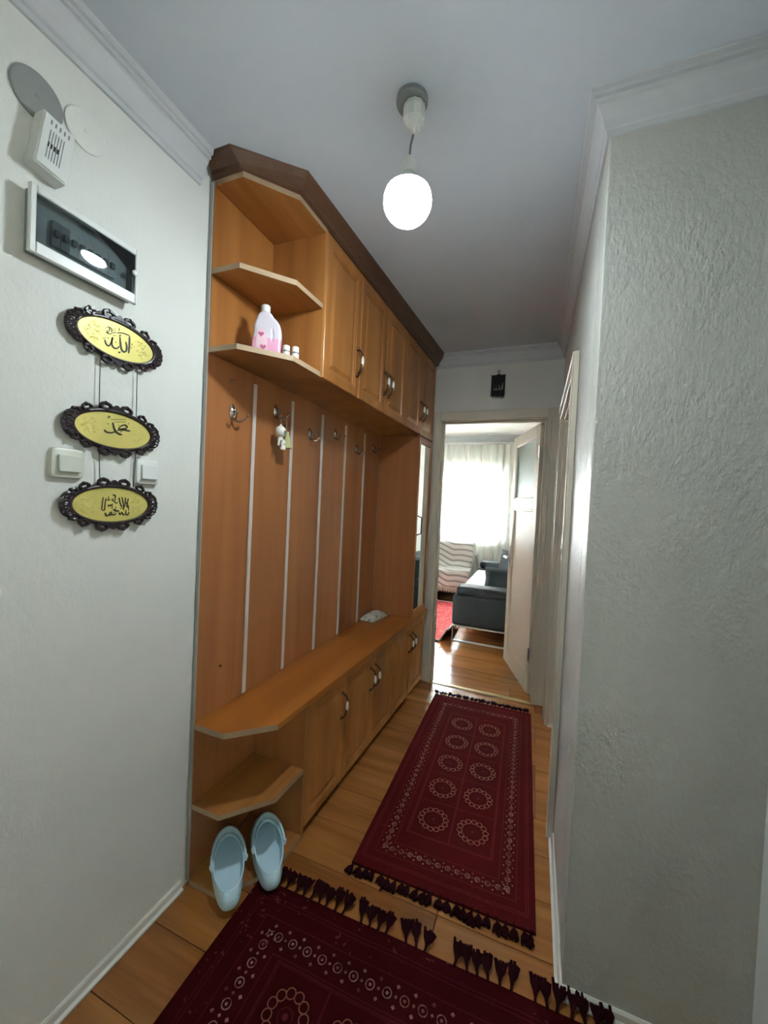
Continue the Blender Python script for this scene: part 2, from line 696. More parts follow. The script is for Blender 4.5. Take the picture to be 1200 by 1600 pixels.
# right wall of the hall, from the outside corner to the far wall, with a door opening
D2A, D2B, D2H = 1.81, 2.66, 1.93
mb = MB()
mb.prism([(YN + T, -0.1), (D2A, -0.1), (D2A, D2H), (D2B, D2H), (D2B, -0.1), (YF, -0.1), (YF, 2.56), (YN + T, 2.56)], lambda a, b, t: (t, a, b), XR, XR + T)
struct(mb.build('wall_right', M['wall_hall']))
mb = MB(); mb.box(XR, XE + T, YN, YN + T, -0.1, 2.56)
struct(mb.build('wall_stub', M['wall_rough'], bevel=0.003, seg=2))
D3A, D3B, D3H = -0.95, -0.15, 2.0  # opening for the added fill-light door
mb = MB()
mb.prism([(YB, -0.1), (D3A, -0.1), (D3A, D3H), (D3B, D3H), (D3B, -0.1), (YN - 0.0005, -0.1), (YN - 0.0005, 2.56), (YB, 2.56)], lambda a, b, t: (t, a, b), XE, XE + T)
struct(mb.build('wall_entry', M['wall']))
mb = MB(); mb.box(XL - T, XE + T, YB - T, YB, -0.1, 2.56)
struct(mb.build('wall_back', M['wall']))

# far wall with the living-room door opening
DA, DB, DH = -0.71, 0.062, 2.005
WFT = 0.11
mb = MB()
mb.prism([(XL - T, 0), (DA, 0), (DA, DH), (DB, DH), (DB, 0), (0.36, 0), (0.36, 2.56), (XL - T, 2.56)], lambda a, b, t: (a, t, b), YF, YF + WFT)
struct(mb.build('wall_far', M['wall']))

# ceiling of the hall (a slab that follows zc)
mb = MB()
ys = [YB, 1.1, 2.9, YF]
for a, b in zip(ys, ys[1:]):
    i = mb.add([(XL - T, a, zc(a)), (XE + T, a, zc(a)), (XE + T, b, zc(b)), (XL - T, b, zc(b)),
                (XL - T, a, 2.62), (XE + T, a, 2.62), (XE + T, b, 2.62), (XL - T, b, 2.62)])
    for q in ((0, 1, 2, 3), (7, 6, 5, 4), (0, 4, 5, 1), (2, 6, 7, 3), (1, 5, 6, 2), (0, 3, 7, 4)):
        mb.face([i + k for k in q])
struct(mb.build('ceiling', M['ceiling']))

# crown moulding, profile given as (distance from wall, depth below ceiling)
CROWN = [(0, .098), (.008, .098), (.010, .086), (.016, .082), (.020, .066), (.028, .047), (.036, .036), (.038, .029),
         (.046, .027), (.046, .017), (.054, .015), (.055, .004), (.058, .0), (0, 0)]


def crown(name, p0, p1, nrm, m0=0.0, m1=0.0, zf=zc):
    """p0 -> p1 along the wall; nrm points into the room; m0/m1 are mitre slopes along the run."""
    p0, p1, nrm = Vector(p0), Vector(p1), Vector(nrm)
    d = (p1 - p0).normalized()
    mb = MB()
    rr = []
    for p, mt in ((p0, m0), (p1, m1)):
        ring = []
        for a, b in CROWN:
            w = p + nrm * a + d * (mt * a)
            ring.append((w.x, w.y, zf(w.y) - b - 0.0005))
        rr.append(ring)
    mb.rings(rr)
    return struct(mb.build(name, M['crown']))


crown('trim_1', (XL, YB), (XL, 0.962), (1, 0), 0, 0)                 # along the left wall, cut off at the cabinet
crown('trim_2', (XR, YF), (XR, YN), (-1, 0), -1, 1)                     # along the right wall
crown('trim_3', (XR, YN), (XE, YN), (0, -1), -1, -1)                  # along the stub wall
crown('trim_4', (XE, YN), (XE, YB), (-1, 0), 1, -1)
crown('trim_5', (XL, YF), (XR, YF), (0, -1), 0, -1)


# floors: planks lie across the hall, each plank an object
def plank_floor(name, x0, x1, y0, y1, y_ref, seed):
    fl = MB().box(x0, x1, y0, y1, -0.10, -0.0075).build(name, M['subfloor'])
    struct(fl)
    rnd = random.Random(seed)
    w, ln, g = 0.19, 1.28, 0.0011
    k0 = math.floor((y0 - y_ref) / w)
    k = k0
    while y_ref + k * w < y1:
        a, b = max(y0, y_ref + k * w), min(y1, y_ref + (k + 1) * w)
        xs = x0 - rnd.choice((0.15, 0.45, 0.8, 1.05))
        while xs < x1:
            p, q = max(x0, xs), min(x1, xs + ln)
            if q - p > 0.02 and b - a > 0.02:
                pm = MB().box(p + g, q - g, a + g, b - g, -0.0075, 0.0)
                pm.build('plank', M['laminate'], fl, bevel=0.0012)
            xs += ln
        k += 1
    return fl


plank_floor('floor', XL, XE, YB, YF, 1.64, 3)
# doorway floor joint: brass threshold strip
mb = MB()
mb.prism([(YF - 0.018, 0.0005), (YF + 0.022, 0.0005), (YF + 0.014, 0.006), (YF - 0.010, 0.006)], lambda a, b, t: (t, a, b), DA + 0.002, DB - 0.002)
struct(mb.build('trim_6', M['brass']))

# skirtings
SK = [(0, 0.002), (.018, 0.002), (.018, .008), (.010, .013), (.008, .029), (.004, .034), (0, .034)]


def skirt(name, p0, p1, nrm, m0=0, m1=0):
    p0, p1, nrm = Vector(p0), Vector(p1), Vector(nrm)
    d = (p1 - p0).normalized()
    rr = []
    for p, mt in ((p0, m0), (p1, m1)):
        rr.append([((p + nrm * a + d * (mt * a)).x, (p + nrm * a + d * (mt * a)).y, b) for a, b in SK])
    mb = MB(); mb.rings(rr)
    return struct(mb.build(name, M['skirt']))


skirt('baseboard_left', (XL, YB), (XL, 0.985), (1, 0))
skirt('baseboard_right', (XR, D2A - 0.075), (XR, YN), (-1, 0), 0, 1)
skirt('baseboard_stub', (XR, YN), (XE, YN), (0, -1), -1, -1)
skirt('baseboard_entry', (XE, YN), (XE, YB), (-1, 0), 1, 0)

# ---------------------------------------------------------------- doors
# door to the living room: frame + open leaf
d1 = bpy.data.objects.new('door_1', None); COL.objects.link(d1); struct(d1)
d1['label'] = 'cream panelled door with frosted upper pane standing open into the living room'


def casing(mbx, y, out):
    pass


fr = MB()
# jamb lining
fr.box(DA, DA + 0.02, YF - 0.004, YF + WFT + 0.004, 0.001, DH)
fr.box(DB - 0.02, DB, YF - 0.004, YF + WFT + 0.004, 0.001, DH)
fr.box(DA + 0.02, DB - 0.02, YF - 0.004, YF + WFT + 0.004, DH - 0.02, DH)
# stop
fr.box(DA + 0.02, DA + 0.032, YF + 0.03, YF + 0.062, 0.001, DH - 0.02)
fr.box(DB - 0.032, DB - 0.02, YF + 0.03, YF + 0.062, 0.001, DH - 0.02)
fr.box(DA + 0.032, DB - 0.032, YF + 0.03, YF + 0.062, DH - 0.032, DH - 0.02)
fr.build('door_lining', M['gloss_white'], d1, bevel=0.002)
ca = MB()
xa0, xa1, xb0, xb1 = DA - 0.036, DA + 0.006, DB - 0.012, XR - 0.006
zt0, zt1 = DH - 0.012, DH + 0.055
ca.box(xa0, xa1, YF - 0.014, YF - 0.0045, 0.001, zt1)
ca.box(xb0, xb1, YF - 0.014, YF - 0.0045, 0.001, zt1)
ca.box(xa1, xb0, YF - 0.014, YF - 0.0045, zt0, zt1)
ca.box(xb0 + 0.008, xb0 + 0.024, YF - 0.019, YF - 0.014, 0.001, zt0)
ca.box(xb1 - 0.016, xb1 - 0.004, YF - 0.021, YF - 0.014, 0.001, zt1 - 0.01)
ca.build('door_casing', M['gloss_white'], d1, bevel=0.003)

# leaf in local coordinates: u along width from hinge, w thickness, z up
LW, LT, LZ = 0.675, 0.036, 1.975
hinge = Vector((DB - 0.024, YF + WFT + 0.012, 0.008))
ang = math.atan2(0.627, -0.206)
leaf_mat = Matrix.Translation(hinge) @ Matrix.Rotation(ang, 4, 'Z')


def leaf_part(mbx, name, mat, parent, bevel=0.0, smooth=None):
    o = mbx.build(name, mat, None, bevel=bevel, smooth=smooth)
    o.parent = parent
    return o


leaf = MB()
ST = 0.085
# stiles and rails (frame)
leaf.box(0, ST, 0, LT, 0, LZ); leaf.box(LW - ST, LW, 0, LT, 0, LZ)
for za, zb in ((0, 0.12), (1.345, 1.435), (LZ - 0.085, LZ)):
    leaf.box(ST, LW - ST, 0, LT, za, zb)
lo = leaf.build('door_leaf', M['gloss_white'], None, bevel=0.0025)
lo.parent = d1
lo.matrix_local = leaf_mat
pn = MB()
pn.box(ST - 0.004, LW - ST + 0.004, 0.013, 0.023, 0.116, 1.35)
for s_ in (0, 1):
    y0_, y1_ = (0.003, 0.013) if s_ == 0 else (0.023, 0.033)
    pn.box(ST, ST + 0.014, y0_, y1_, 0.12, 1.345); pn.box(LW - ST - 0.014, LW - ST, y0_, y1_, 0.12, 1.345)
    pn.box(ST + 0.014, LW - ST - 0.014, y0_, y1_, 0.12, 0.134); pn.box(ST + 0.014, LW - ST - 0.014, y0_, y1_, 1.331, 1.345)
leaf_part(pn, 'door_panel', M['gloss_white'], lo, 0.002)
gp = MB(); gp.box(ST - 0.004, LW - ST + 0.004, 0.015, 0.021, 1.431, LZ - 0.081)
leaf_part(gp, 'glass_pane', M['frosted'], lo)
gb = MB()
for y0_, y1_ in ((0.004, 0.014), (0.022, 0.032)):
    gb.box(ST, ST + 0.012, y0_, y1_, 1.435, LZ - 0.085); gb.box(LW - ST - 0.012, LW - ST, y0_, y1_, 1.435, LZ - 0.085)
    gb.box(ST + 0.012, LW - ST - 0.012, y0_, y1_, 1.435, 1.447); gb.box(ST + 0.012, LW - ST - 0.012, y0_, y1_, LZ - 0.097, LZ - 0.085)
leaf_part(gb, 'glazing_bead', M['gloss_white'], lo, 0.002)
hd = MB()
for sgn, y0_ in ((-1, -0.001), (1, LT + 0.001)):
    yy = y0_ + sgn * 0.005
    hd.box(LW - 0.062, LW - 0.030, min(y0_, yy), max(y0_, yy), 0.83, 1.02)
    hd.tube([(LW - 0.046, yy, 0.925), (LW - 0.046, y0_ + sgn * 0.042, 0.925), (LW - 0.058, y0_ + sgn * 0.05, 0.925), (LW - 0.15, y0_ + sgn * 0.05, 0.922)], 0.009, 8)
leaf_part(hd, 'lever_handle', M['steel'], lo, smooth=0.6)
for hz in (0.25, 1.72):
    hg = MB(); hg.lathe([(0.007, hz), (0.007, hz + 0.09)], (-0.004, LT / 2 + 0.022, 0), 8)
    leaf_part(hg, 'hinge', M['steel'], lo)

# door in the right wall: casing around a closed recessed leaf
d2 = bpy.data.objects.new('door_2', None); COL.objects.link(d2); struct(d2)
d2['label'] = 'cream painted door and casing in the right hand wall near the far end'
c2 = MB()
for (a, b, za, zb) in ((D2A - 0.075, D2A + 0.008, 0.001, D2H + 0.065), (D2B - 0.008, D2B + 0.075, 0.001, D2H + 0.065), (D2A + 0.008, D2B - 0.008, D2H - 0.008, D2H + 0.065)):
    c2.box(XR - 0.022, XR - 0.001, a, b, za, zb)
c2.box(XR - 0.028, XR - 0.022, D2A - 0.075, D2B + 0.075, D2H + 0.045, D2H + 0.063)
c2.box(XR - 0.028, XR - 0.022, D2A - 0.073, D2A - 0.055, 0.001, D2H + 0.045)
c2.box(XR - 0.028, XR - 0.022, D2B + 0.055, D2B + 0.073, 0.001, D2H + 0.045)
c2.build('door_casing', M['gloss_white'], d2, bevel=0.0025)
l2 = MB()
l2.box(XR - 0.001, XR + T, D2A + 0.0005, D2A + 0.018, 0.001, D2H - 0.001)
l2.box(XR - 0.001, XR + T, D2B - 0.018, D2B - 0.0005, 0.001, D2H - 0.001)
l2.box(XR - 0.001, XR + T, D2A + 0.018, D2B - 0.018, D2H - 0.019, D2H - 0.001)
l2.build('door_lining', M['gloss_white'], d2, bevel=0.002)
f2 = MB()
f2.box(XR + 0.075, XR + 0.11, D2A + 0.021, D2B - 0.021, 0.006, D2H - 0.022)
for za, zb in ((0.15, 0.85), (1.0, 1.78)):
    f2.box(XR + 0.068, XR + 0.075, D2A + 0.12, D2B - 0.12, za, zb)
f2o = f2.build('door_leaf', M['gloss_white'], d2, bevel=0.003)
h2 = MB(); h2.box(XR - 0.027, XR - 0.0225, D2A - 0.045, D2A - 0.020, 1.14, 1.25)
h2.box(XR - 0.029, XR - 0.027, D2A - 0.040, D2A - 0.026, 1.17, 1.22)
h2.build('strike_plate', M['steel'], d2)

# unseen door added to the entry side wall; its diffusing pane brings fill light
d3 = bpy.data.objects.new('added_fill_door', None); COL.objects.link(d3); struct(d3)
c3 = MB()
for (a, b, za, zb) in ((D3A - 0.07, D3A + 0.008, 0.001, D3H + 0.06), (D3B - 0.008, D3B + 0.07, 0.001, D3H + 0.06), (D3A + 0.008, D3B - 0.008, D3H - 0.008, D3H + 0.06)):
    c3.box(XE - 0.02, XE - 0.001, a, b, za, zb)
c3.build('door_casing', M['gloss_white'], d3, bevel=0.0025)
l3 = MB()
P3 = (-0.72, -0.38, 1.40, 1.86)
x0, x1 = XE + 0.03, XE + 0.07
l3.box(x0, x1, D3A + 0.0005, P3[0], 0.002, D3H - 0.0005); l3.box(x0, x1, P3[1], D3B - 0.0005, 0.002, D3H - 0.0005)
l3.box(x0, x1, P3[0], P3[1], 0.002, P3[2]); l3.box(x0, x1, P3[0], P3[1], P3[3], D3H - 0.0005)
l3.build('door_leaf', M['gloss_white'], d3)
MB().box(x0 + 0.015, x0 + 0.020, P3[0] + 0.0005, P3[1] - 0.0005, P3[2] + 0.0005, P3[3] - 0.0005).build('glass_pane', M['fill_diffuser'], d3)

# ---------------------------------------------------------------- living room shell
LX0, LX1, LY0, LY1, LZC = -2.9, 0.215, YF + WFT, 6.30, 2.49
WX0, WX1, WZ0, WZ1 = -2.25, -0.50, 0.86, 1.93
mb = MB()
mb.prism([(LX0 - T, 0), (LX1 + T, 0), (LX1 + T, 2.6), (LX0 - T, 2.6)], lambda a, b, t: (a, t, b), LY1, LY1 + 0.2)
# opening built from four blocks instead of a hole
mb = MB()
mb.box(LX0 - T, WX0, LY1, LY1 + 0.2, -0.1, 2.6)
mb.box(WX1, LX1 + T, LY1, LY1 + 0.2, -0.1, 2.6)
mb.box(WX0, WX1, LY1, LY1 + 0.2, -0.1, WZ0)
mb.box(WX0, WX1, LY1, LY1 + 0.2, WZ1, 2.6)
struct(mb.build('wall_window', M['living_paint']))
struct(MB().box(LX0 - T, LX0, LY0, LY1, -0.1, 2.6).build('wall_living_left', M['living_paint']))
struct(MB().box(LX1, LX1 + T, LY0, LY1, -0.1, 2.6).build('wall_living_right', M['living_paint']))
struct(MB().box(LX0 - T, XL - T, LY0 - T, LY0, -0.1, 2.6).build('wall_living_back', M['living_paint']))
struct(MB().box(LX0 - T, LX1 + T, YF + 0.001, LY1 + 0.2, LZC, LZC + 0.12).build('ceiling_living', M['living_paint']))
plank_floor('floor_living', LX0, LX1, YF + 0.0005, LY1, YF + 0.0005, 9)
crown('trim_7', (LX0, LY1), (LX1, LY1), (0, -1), 0, 0, lambda y: LZC)
crown('trim_8', (LX1, LY0), (LX1, LY1 - 0.06), (-1, 0), 0, 0, lambda y: LZC)

wn = bpy.data.objects.new('window_1', None); COL.objects.link(wn); struct(wn)
w = MB()
yw0, yw1 = LY1 + 0.07, LY1 + 0.13
w.box(WX0, WX0 + 0.06, yw0, yw1, WZ0, WZ1); w.box(WX1 - 0.06, WX1, yw0, yw1, WZ0, WZ1)
w.box(WX0 + 0.06, WX1 - 0.06, yw0, yw1, WZ0, WZ0 + 0.06); w.box(WX0 + 0.06, WX1 - 0.06, yw0, yw1, WZ1 - 0.06, WZ1)
xm = (WX0 + WX1) / 2
w.box(xm - 0.04, xm + 0.04, yw0, yw1, WZ0 + 0.06, WZ1 - 0.06)
w.build('window_frame', M['pvc'], wn, bevel=0.004)
for a, b in ((WX0 + 0.06, xm - 0.04), (xm + 0.04, WX1 - 0.06)):
    MB().box(a, b, yw0 + 0.025, yw0 + 0.030, WZ0 + 0.06, WZ1 - 0.06).build('window_pane', M['window_glass'], wn)
MB().box(WX0 - 0.03, WX1 + 0.03, LY1 - 0.05, LY1 - 0.001, WZ0 - 0.03, WZ0).build('window_sill', M['pvc'], wn, bevel=0.004)

# ---------------------------------------------------------------- hall cabinet run
YA = 1.008                      # near end of the run
ZB0, ZB1 = 0.546, 0.566         # bench top
ZU0, ZU1 = 1.827, 2.395         # upper units
XP = -1.050                     # face of the back board
XF = -0.803                     # front line at y = 1.33
G = 0.0012
DY = [1.335 + 0.308 * i for i in range(6)]

# back board with battens
hp = thing('hook_panel', (XP, 1.8, ZB1), 'tall reddish wood back board with five pale battens between bench and upper cabinets', 'wall panel')
MB().box(XL + 0.003, XP, YA, 2.566, 0.021, 2.39).build('board', M['red_z'], hp)
MB().box(XL + 0.004, XP + 0.0006, YA - 0.004, YA - 0.0004, 0.021, 2.39).build('board_edge', M['edge_grey'], hp)
for yb in (1.242, 1.495, 1.762, 2.027, 2.294):
    MB().box(XP + 0.0005, XP + 0.008, yb - 0.009, yb + 0.009, ZB1 + 0.004, 1.790).build('batten', M['batten'], hp, bevel=0.002)
nl = MB(); nl.lathe([(0.004, 0.0), (0.0045, 0.004), (0.003, 0.008)], (XP + 0.0005, 1.113, 0.726), 8, 'X'); nl.build('screw', M['bronze'], hp)
nl = MB(); nl.lathe([(0.006, 0.0), (0.0065, 0.003), (0.002, 0.006)], (XP + 0.0005, 1.120, 1.765), 8, 'X'); nl.build('screw', M['nickel'], hp)


# coat hooks
def make_hook():
    t = local_thing('coat_hook', (0, 0, 0), 'aged nickel coat hook', 'hook', 'coat hooks on the wooden panel')
    pl_ = MB()
    pl_.lathe([(1.0, 0.0005), (1.0, 0.003), (0.82, 0.006), (0.80, 0.0045), (0.5, 0.006), (0.3, 0.009), (0.05, 0.010)], (0, 0, 0), 20, 'X', sx=0.0135, sy=0.029)
    pl_.build('back_plate', M['nickel'], t, smooth=0.5)
    bl = MB(); bl.lathe([(0.002, 0.012), (0.006, 0.014), (0.006, 0.018), (0.001, 0.021)], (0, 0, 0.004), 10, 'X'); bl.build('rosette', M['nickel'], t, smooth=0.7)
    for sgn in (-1, 1):
        pts = []
        for k in range(11):
            a = PI * (0.02 + 0.93 * k / 10)
            rad = 0.021
            h = rad - rad * math.cos(a)
            pts.append((0.006 + 0.045 * (k / 10), sgn * h * 0.62, -0.020 - 0.017 * math.sin(a) + 0.014 * (k / 10) ** 2))
        ar = MB(); ar.tube(pts, [0.0042 - 0.0016 * k / 10 for k in range(11)], 8)
        ar.lathe([(0.0008, -0.005), (0.004, -0.0032), (0.0052, 0), (0.004, 0.0032), (0.0008, 0.005)], pts[-1], 8)
        ar.build('hook_arm', M['nickel'], t, smooth=0.8)
    return t


HK = [(1.125, 1.655), (1.376, 1.717), (1.647, 1.672), (1.903, 1.718), (2.180, 1.676), (2.440, 1.722)]
HKL = ['aged nickel coat hook nearest the shelf end, under a lone white screw', 'aged nickel coat hook holding the white keychain charms',
       'aged nickel coat hook between the second and third pale battens', 'aged nickel coat hook between the third and fourth pale battens',
       'aged nickel coat hook between the fourth and fifth pale battens', 'farthest aged nickel coat hook, past the fifth batten beside the mirror cabinet']
h0 = make_hook()
for i, ((y_, z_), lb) in enumerate(zip(HK, HKL)):
    h = h0 if i == 0 else copy_tree(h0)
    h.location = (XP + 0.0004, y_, z_)
    h['label'] = lb


# shelf outline: short side, diagonal, front, seen from above
def shelf_poly(x_front, ya=YA, y_end=1.33, inset=0.0):
    return [(XP + 0.001, ya), (-0.925, ya), (x_front, ya + 0.142), (x_front, y_end), (XP + 0.001, y_end)]


def shelf(name, parent, z0, z1, x_front=XF, y_end=1.3185, mat=None, ya=YA, x_back=XP + 0.001):
    p = shelf_poly(x_front, ya, y_end)
    p = [(x_back, p[0][1]), p[1], p[2], p[3], (x_back, p[4][1])]
    mb = MB()
    n = len(p)
    i = mb.add([(a, b, z0) for a, b in p]); j = mb.add([(a, b, z1) for a, b in p])
    mb.face([i + k for k in reversed(range(n))], 0); mb.face([j + k for k in range(n)], 0)
    for k in range(n):
        k2 = (k + 1) % n
        mb.face([i + k, i + k2, j + k2, j + k], 1 if k in (0, 1, 2) else 0)
    return mb.build(name, [mat or M['honey_y'], M['edge']], parent, warp=skew)


# upper open corner shelf
us = thing('corner_shelf', (-0.93, 1.16, ZU0), 'open upper corner shelf with angled front, holding the pink bottle', 'shelf')
shelf('bottom_board', us, ZU0, ZU0 + 0.018)
shelf('shelf_board', us, 2.087, 2.105)
shelf('top_board', us, ZU1 - 0.018, ZU1)
MB().box(XP + 0.001, XF, 1.3195, 1.3345, ZU0, ZU1).build('end_panel', M['honey_z'], us, warp=skew)
MB().box(XP + 0.0007, XP + 0.004, YA, 1.319, ZU0 + 0.0185, ZU1 - 0.0185).build('back_lining', M['honey_z'], us, warp=skew)

# lower open corner shelf
ls = thing('shoe_shelf', (-0.93, 1.16, 0.0), 'open lower corner shelf with angled boards under the bench, above the clogs', 'shelf')
shelf('shelf_board', ls, 0.266, 0.284)
shelf('bottom_board', ls, 0.001, 0.019)
MB().box(XP + 0.001, XF, 1.3195, 1.3345, 0.0005, ZB0 - 0.001).build('end_panel', M['red_z'], ls, warp=skew)

# bench top
bt = thing('hall_bench', (-0.93, 1.9, ZB0), 'long honey brown wooden bench top running under the coat hooks', 'bench')
mb = MB()
p = [(XP + 0.001, YA - 0.004), (-0.912, YA - 0.004), (-0.786, 1.125), (-0.786, 2.885), (XP + 0.001, 2.885)]
n = len(p)
i = mb.add([(a, b, ZB0) for a, b in p]); j = mb.add([(a, b, ZB1) for a, b in p])
mb.face([i + k for k in reversed(range(n))], 0); mb.face([j + k for k in range(n)], 0)
for k in range(n):
    mb.face([i + k, i + (k + 1) % n, j + (k + 1) % n, j + k], 1 if k in (0, 1) else 0)
mb.build('board', [M['bench_y'], M['edge']], bt, warp=skew)


# framed cabinet door with a raised field, in the plane x = xf
def door_mesh(xf, y0, y1, z0, z1, fw=0.048):
    th = 0.018
    mb = MB()
    steps = [(0.0, -th), (0.0, -0.003), (0.003, 0.0), (fw - 0.010, 0.0), (fw - 0.006, -0.003), (fw, -0.0035), (fw + 0.002, -0.009), (fw + 0.008, -0.009), (fw + 0.024, -0.002), (fw + 0.026, -0.002)]
    rr = [[(xf + d, y0 + i_, z0 + i_), (xf + d, y1 - i_, z0 + i_), (xf + d, y1 - i_, z1 - i_), (xf + d, y0 + i_, z1 - i_)] for i_, d in steps]
    mb.rings(rr)
    return mb


def handle_mesh(xf, y, z, ln=0.118):
    pts = []
    for k in range(17):
        t = k / 16
        s_ = t * 2 - 1
        out = 0.024 * (1 - abs(s_) ** 3.2) + 0.004
        wig = 0.006 * math.sin(s_ * PI * 1.0)
        pts.append((xf + out, y + wig * (1 if abs(s_) > 0.3 else 0.6), z + s_ * ln / 2))
    mb = MB(); mb.tube(pts, [0.0034 + 0.0012 * abs(k / 8 - 1) for k in range(17)], 8)
    for s_ in (-1, 1):
        mb.lathe([(0.009, 0.0004), (0.008, 0.004), (0.004, 0.008), (0.003, 0.012)], (xf, y, z + s_ * ln / 2), 10, 'X')
    gr = MB(); gr.lathe([(0.0012, -0.025), (0.0045, -0.019), (0.0068, -0.008), (0.0068, 0.008), (0.0045, 0.019), (0.0012, 0.025)], (xf + 0.028, y, z), 12)
    return mb, gr


def add_door(parent, y0, y1, z0, z1, hy, hz):
    d = door_mesh(XF, y0 + 0.0015, y1 - 0.0015, z0, z1).build('door', M['honey_z'], parent, warp=skew)
    hm, gm = handle_mesh(XF + 0.0005, hy, hz)
    hm.build('handle', M['bronze'], d, warp=skew, smooth=0.8)
    gm.build('handle_grip', M['porcelain'], d, warp=skew, smooth=0.9)
    return d


def cabinet(name, label, ya, yb, z0, z1, doors, hz, plinth, group):
    t = thing(name, (-0.93, (ya + yb) / 2, z0), label, 'cabinet', group)
    b = MB()
    xb, xf, th = XP + 0.001, XF - 0.0192, 0.016
    za = z0 + (plinth or 0)
    ya_, yb_ = ya + G, yb - G
    b.box(xb, xf, ya_, ya_ + th, za, z1); b.box(xb, xf, yb_ - th, yb_, za, z1)
    b.box(xb, xf, ya_ + th, yb_ - th, za, za + th); b.box(xb, xf, ya_ + th, yb_ - th, z1 - th, z1)
    b.build('body', M['honey_z'], t, warp=skew)
    if plinth:
        MB().box(xb, xf - 0.006, ya_, yb_, z0 + 0.001, za - 0.0005).build('plinth', M['cornice_y'], t, warp=skew)
    for (a, c, hy) in doors:
        add_door(t, a, c, za + 0.002, z1 - 0.002, hy, hz)
    return t


UH, LH = 1.985, 0.405
hs = 0.030
GU, GL = 'upper wall cabinets', 'lower bench cabinets'
cabinet('wall_cabinet', 'single door upper cabinet beside the open corner shelf', DY[0], DY[1], ZU0, ZU1, [(DY[0], DY[1], DY[1] - hs)], UH, 0, GU)
cabinet('wall_cabinet', 'middle double door upper cabinet with a pair of porcelain handles', DY[1], DY[3], ZU0, ZU1, [(DY[1], DY[2], DY[2] - hs), (DY[2], DY[3], DY[2] + hs)], UH, 0, GU)
cabinet('wall_cabinet', 'farthest double door upper cabinet, above the mirror door', DY[3], DY[5], ZU0, ZU1, [(DY[3], DY[4], DY[4] - hs), (DY[4], DY[5], DY[4] + hs)], UH, 0, GU)
cabinet('bench_cabinet', 'single door lower cabinet beside the open shoe shelf', DY[0], DY[1], 0, ZB0 - 0.002, [(DY[0], DY[1], DY[1] - hs)], LH, 0.03, GL)
cabinet('bench_cabinet', 'middle double door lower cabinet under the bench', DY[1], DY[3], 0, ZB0 - 0.002, [(DY[1], DY[2], DY[2] - hs), (DY[2], DY[3], DY[2] + hs)], LH, 0.03, GL)
cabinet('bench_cabinet', 'farthest double door lower cabinet, below the mirror door', DY[3], DY[5], 0, ZB0 - 0.002, [(DY[3], DY[4], DY[4] - hs), (DY[4], DY[5], DY[4] + hs)], LH, 0.03, GL)

# tall cabinet with the mirror door
tc = thing('mirror_cabinet', (-0.93, 2.72, ZB1), 'tall narrow cabinet with a mirror door beside the living room doorway', 'cabinet')
y0, y1, z0, z1 = DY[4] + G, DY[5] - G, ZB1 + 0.001, ZU0 - 0.001
b = MB()
b.box(XP + 0.001, XF - 0.0005, y0, y0 + 0.016, z0, z1)
b.build('side_panel', M['red_z'], tc, warp=skew)
b = MB()
b.box(XP + 0.001, XF - 0.0205, y0 + 0.0165, y1, z0, z0 + 0.016); b.box(XP + 0.001, XF - 0.0205, y0 + 0.0165, y1, z1 - 0.016, z1)
b.box(XP + 0.001, XF - 0.0205, y1 - 0.016, y1, z0 + 0.016, z1 - 0.016)
b.build('body', M['honey_z'], tc, warp=skew)
ya, yb = y0 + 0.018, y1 - 0.002
fw = 0.024
b = MB()
b.box(XF - 0.0195, XF, ya, ya + fw * 0.5, z0 + 0.002, z1 - 0.002); b.box(XF - 0.0195, XF, yb - fw, yb, z0 + 0.002, z1 - 0.002)
b.box(XF - 0.0195, XF, ya + fw * 0.5, yb - fw, z0 + 0.002, z0 + 0.045); b.box(XF - 0.0195, XF, ya + fw * 0.5, yb - fw, z1 - 0.050, z1 - 0.002)
df = b.build('door', M['honey_z'], tc, warp=skew, bevel=0.002)
MB().box(XF - 0.010, XF - 0.006, ya + fw * 0.5 + 0.0003, yb - fw - 0.0003, z0 + 0.0453, z1 - 0.0503).build('mirror', M['mirror'], df, warp=skew)
b = MB(); b.tube([(XF, ya + 0.010, 1.275), (XF + 0.026, ya + 0.010, 1.262), (XF + 0.026, ya + 0.010, 1.155), (XF, ya + 0.010, 1.142)], 0.004, 8)
b.build('handle', M['bronze'], df, warp=skew)

# cornice: sloping band on top of the upper run
co = thing('cornice', (-0.9, 1.9, ZU1), 'dark brown sloping wooden cornice topping the upper cabinets at the ceiling', 'cornice')
prof = [(0.002, 0.0), (0.014, 0.004), (0.016, 0.016), (0.036, 0.034), (0.044, 0.042), (0.048, 0.058)]


def cornice_ring(o, h):
    return [(XP + 0.002, YA - o), (-0.925 - 0.3 * o, YA - o), (XF + o, YA + 0.142 - 0.55 * o), (XF + o, 2.884), (XP + 0.002, 2.884)], h


rr = []
for o_, h_ in prof:
    pts, h_ = cornice_ring(o_, h_)
    row = []
    for (a, c) in pts:
        top = ZU1 + 0.0006 + h_ + (zc(c) - 2.445) * (h_ / 0.058) - (0.008 if h_ > 0.05 else 0)
        row.append((a, c, top))
    rr.append(row)
mb = MB(); mb.rings(rr)
mb.build('moulding', M['cornice_y'], co, warp=skew)

# ---------------------------------------------------------------- rugs
RW, RL = 0.64, 1.42
rm1 = make_rug('maroon_runner', RW, RL, 2, 5, 0.165, 0.198, 0.053, 0.0105, 14, 0.228, 0.60, 1.0, 0.0019)
R2W, R2L = 1.10, 1.70
rm2 = make_rug('maroon_hall_rug', R2W, R2L, 4, 7, 0.168, 0.188, 0.049, 0.0125, 12, R2W / 2 - 0.140, R2L / 2 - 0.137, 1.4, 0.0016,
               base=(0.029, 0.0017, 0.0025), light=(0.055, 0.007, 0.008), bead=(0.19, 0.075, 0.045))


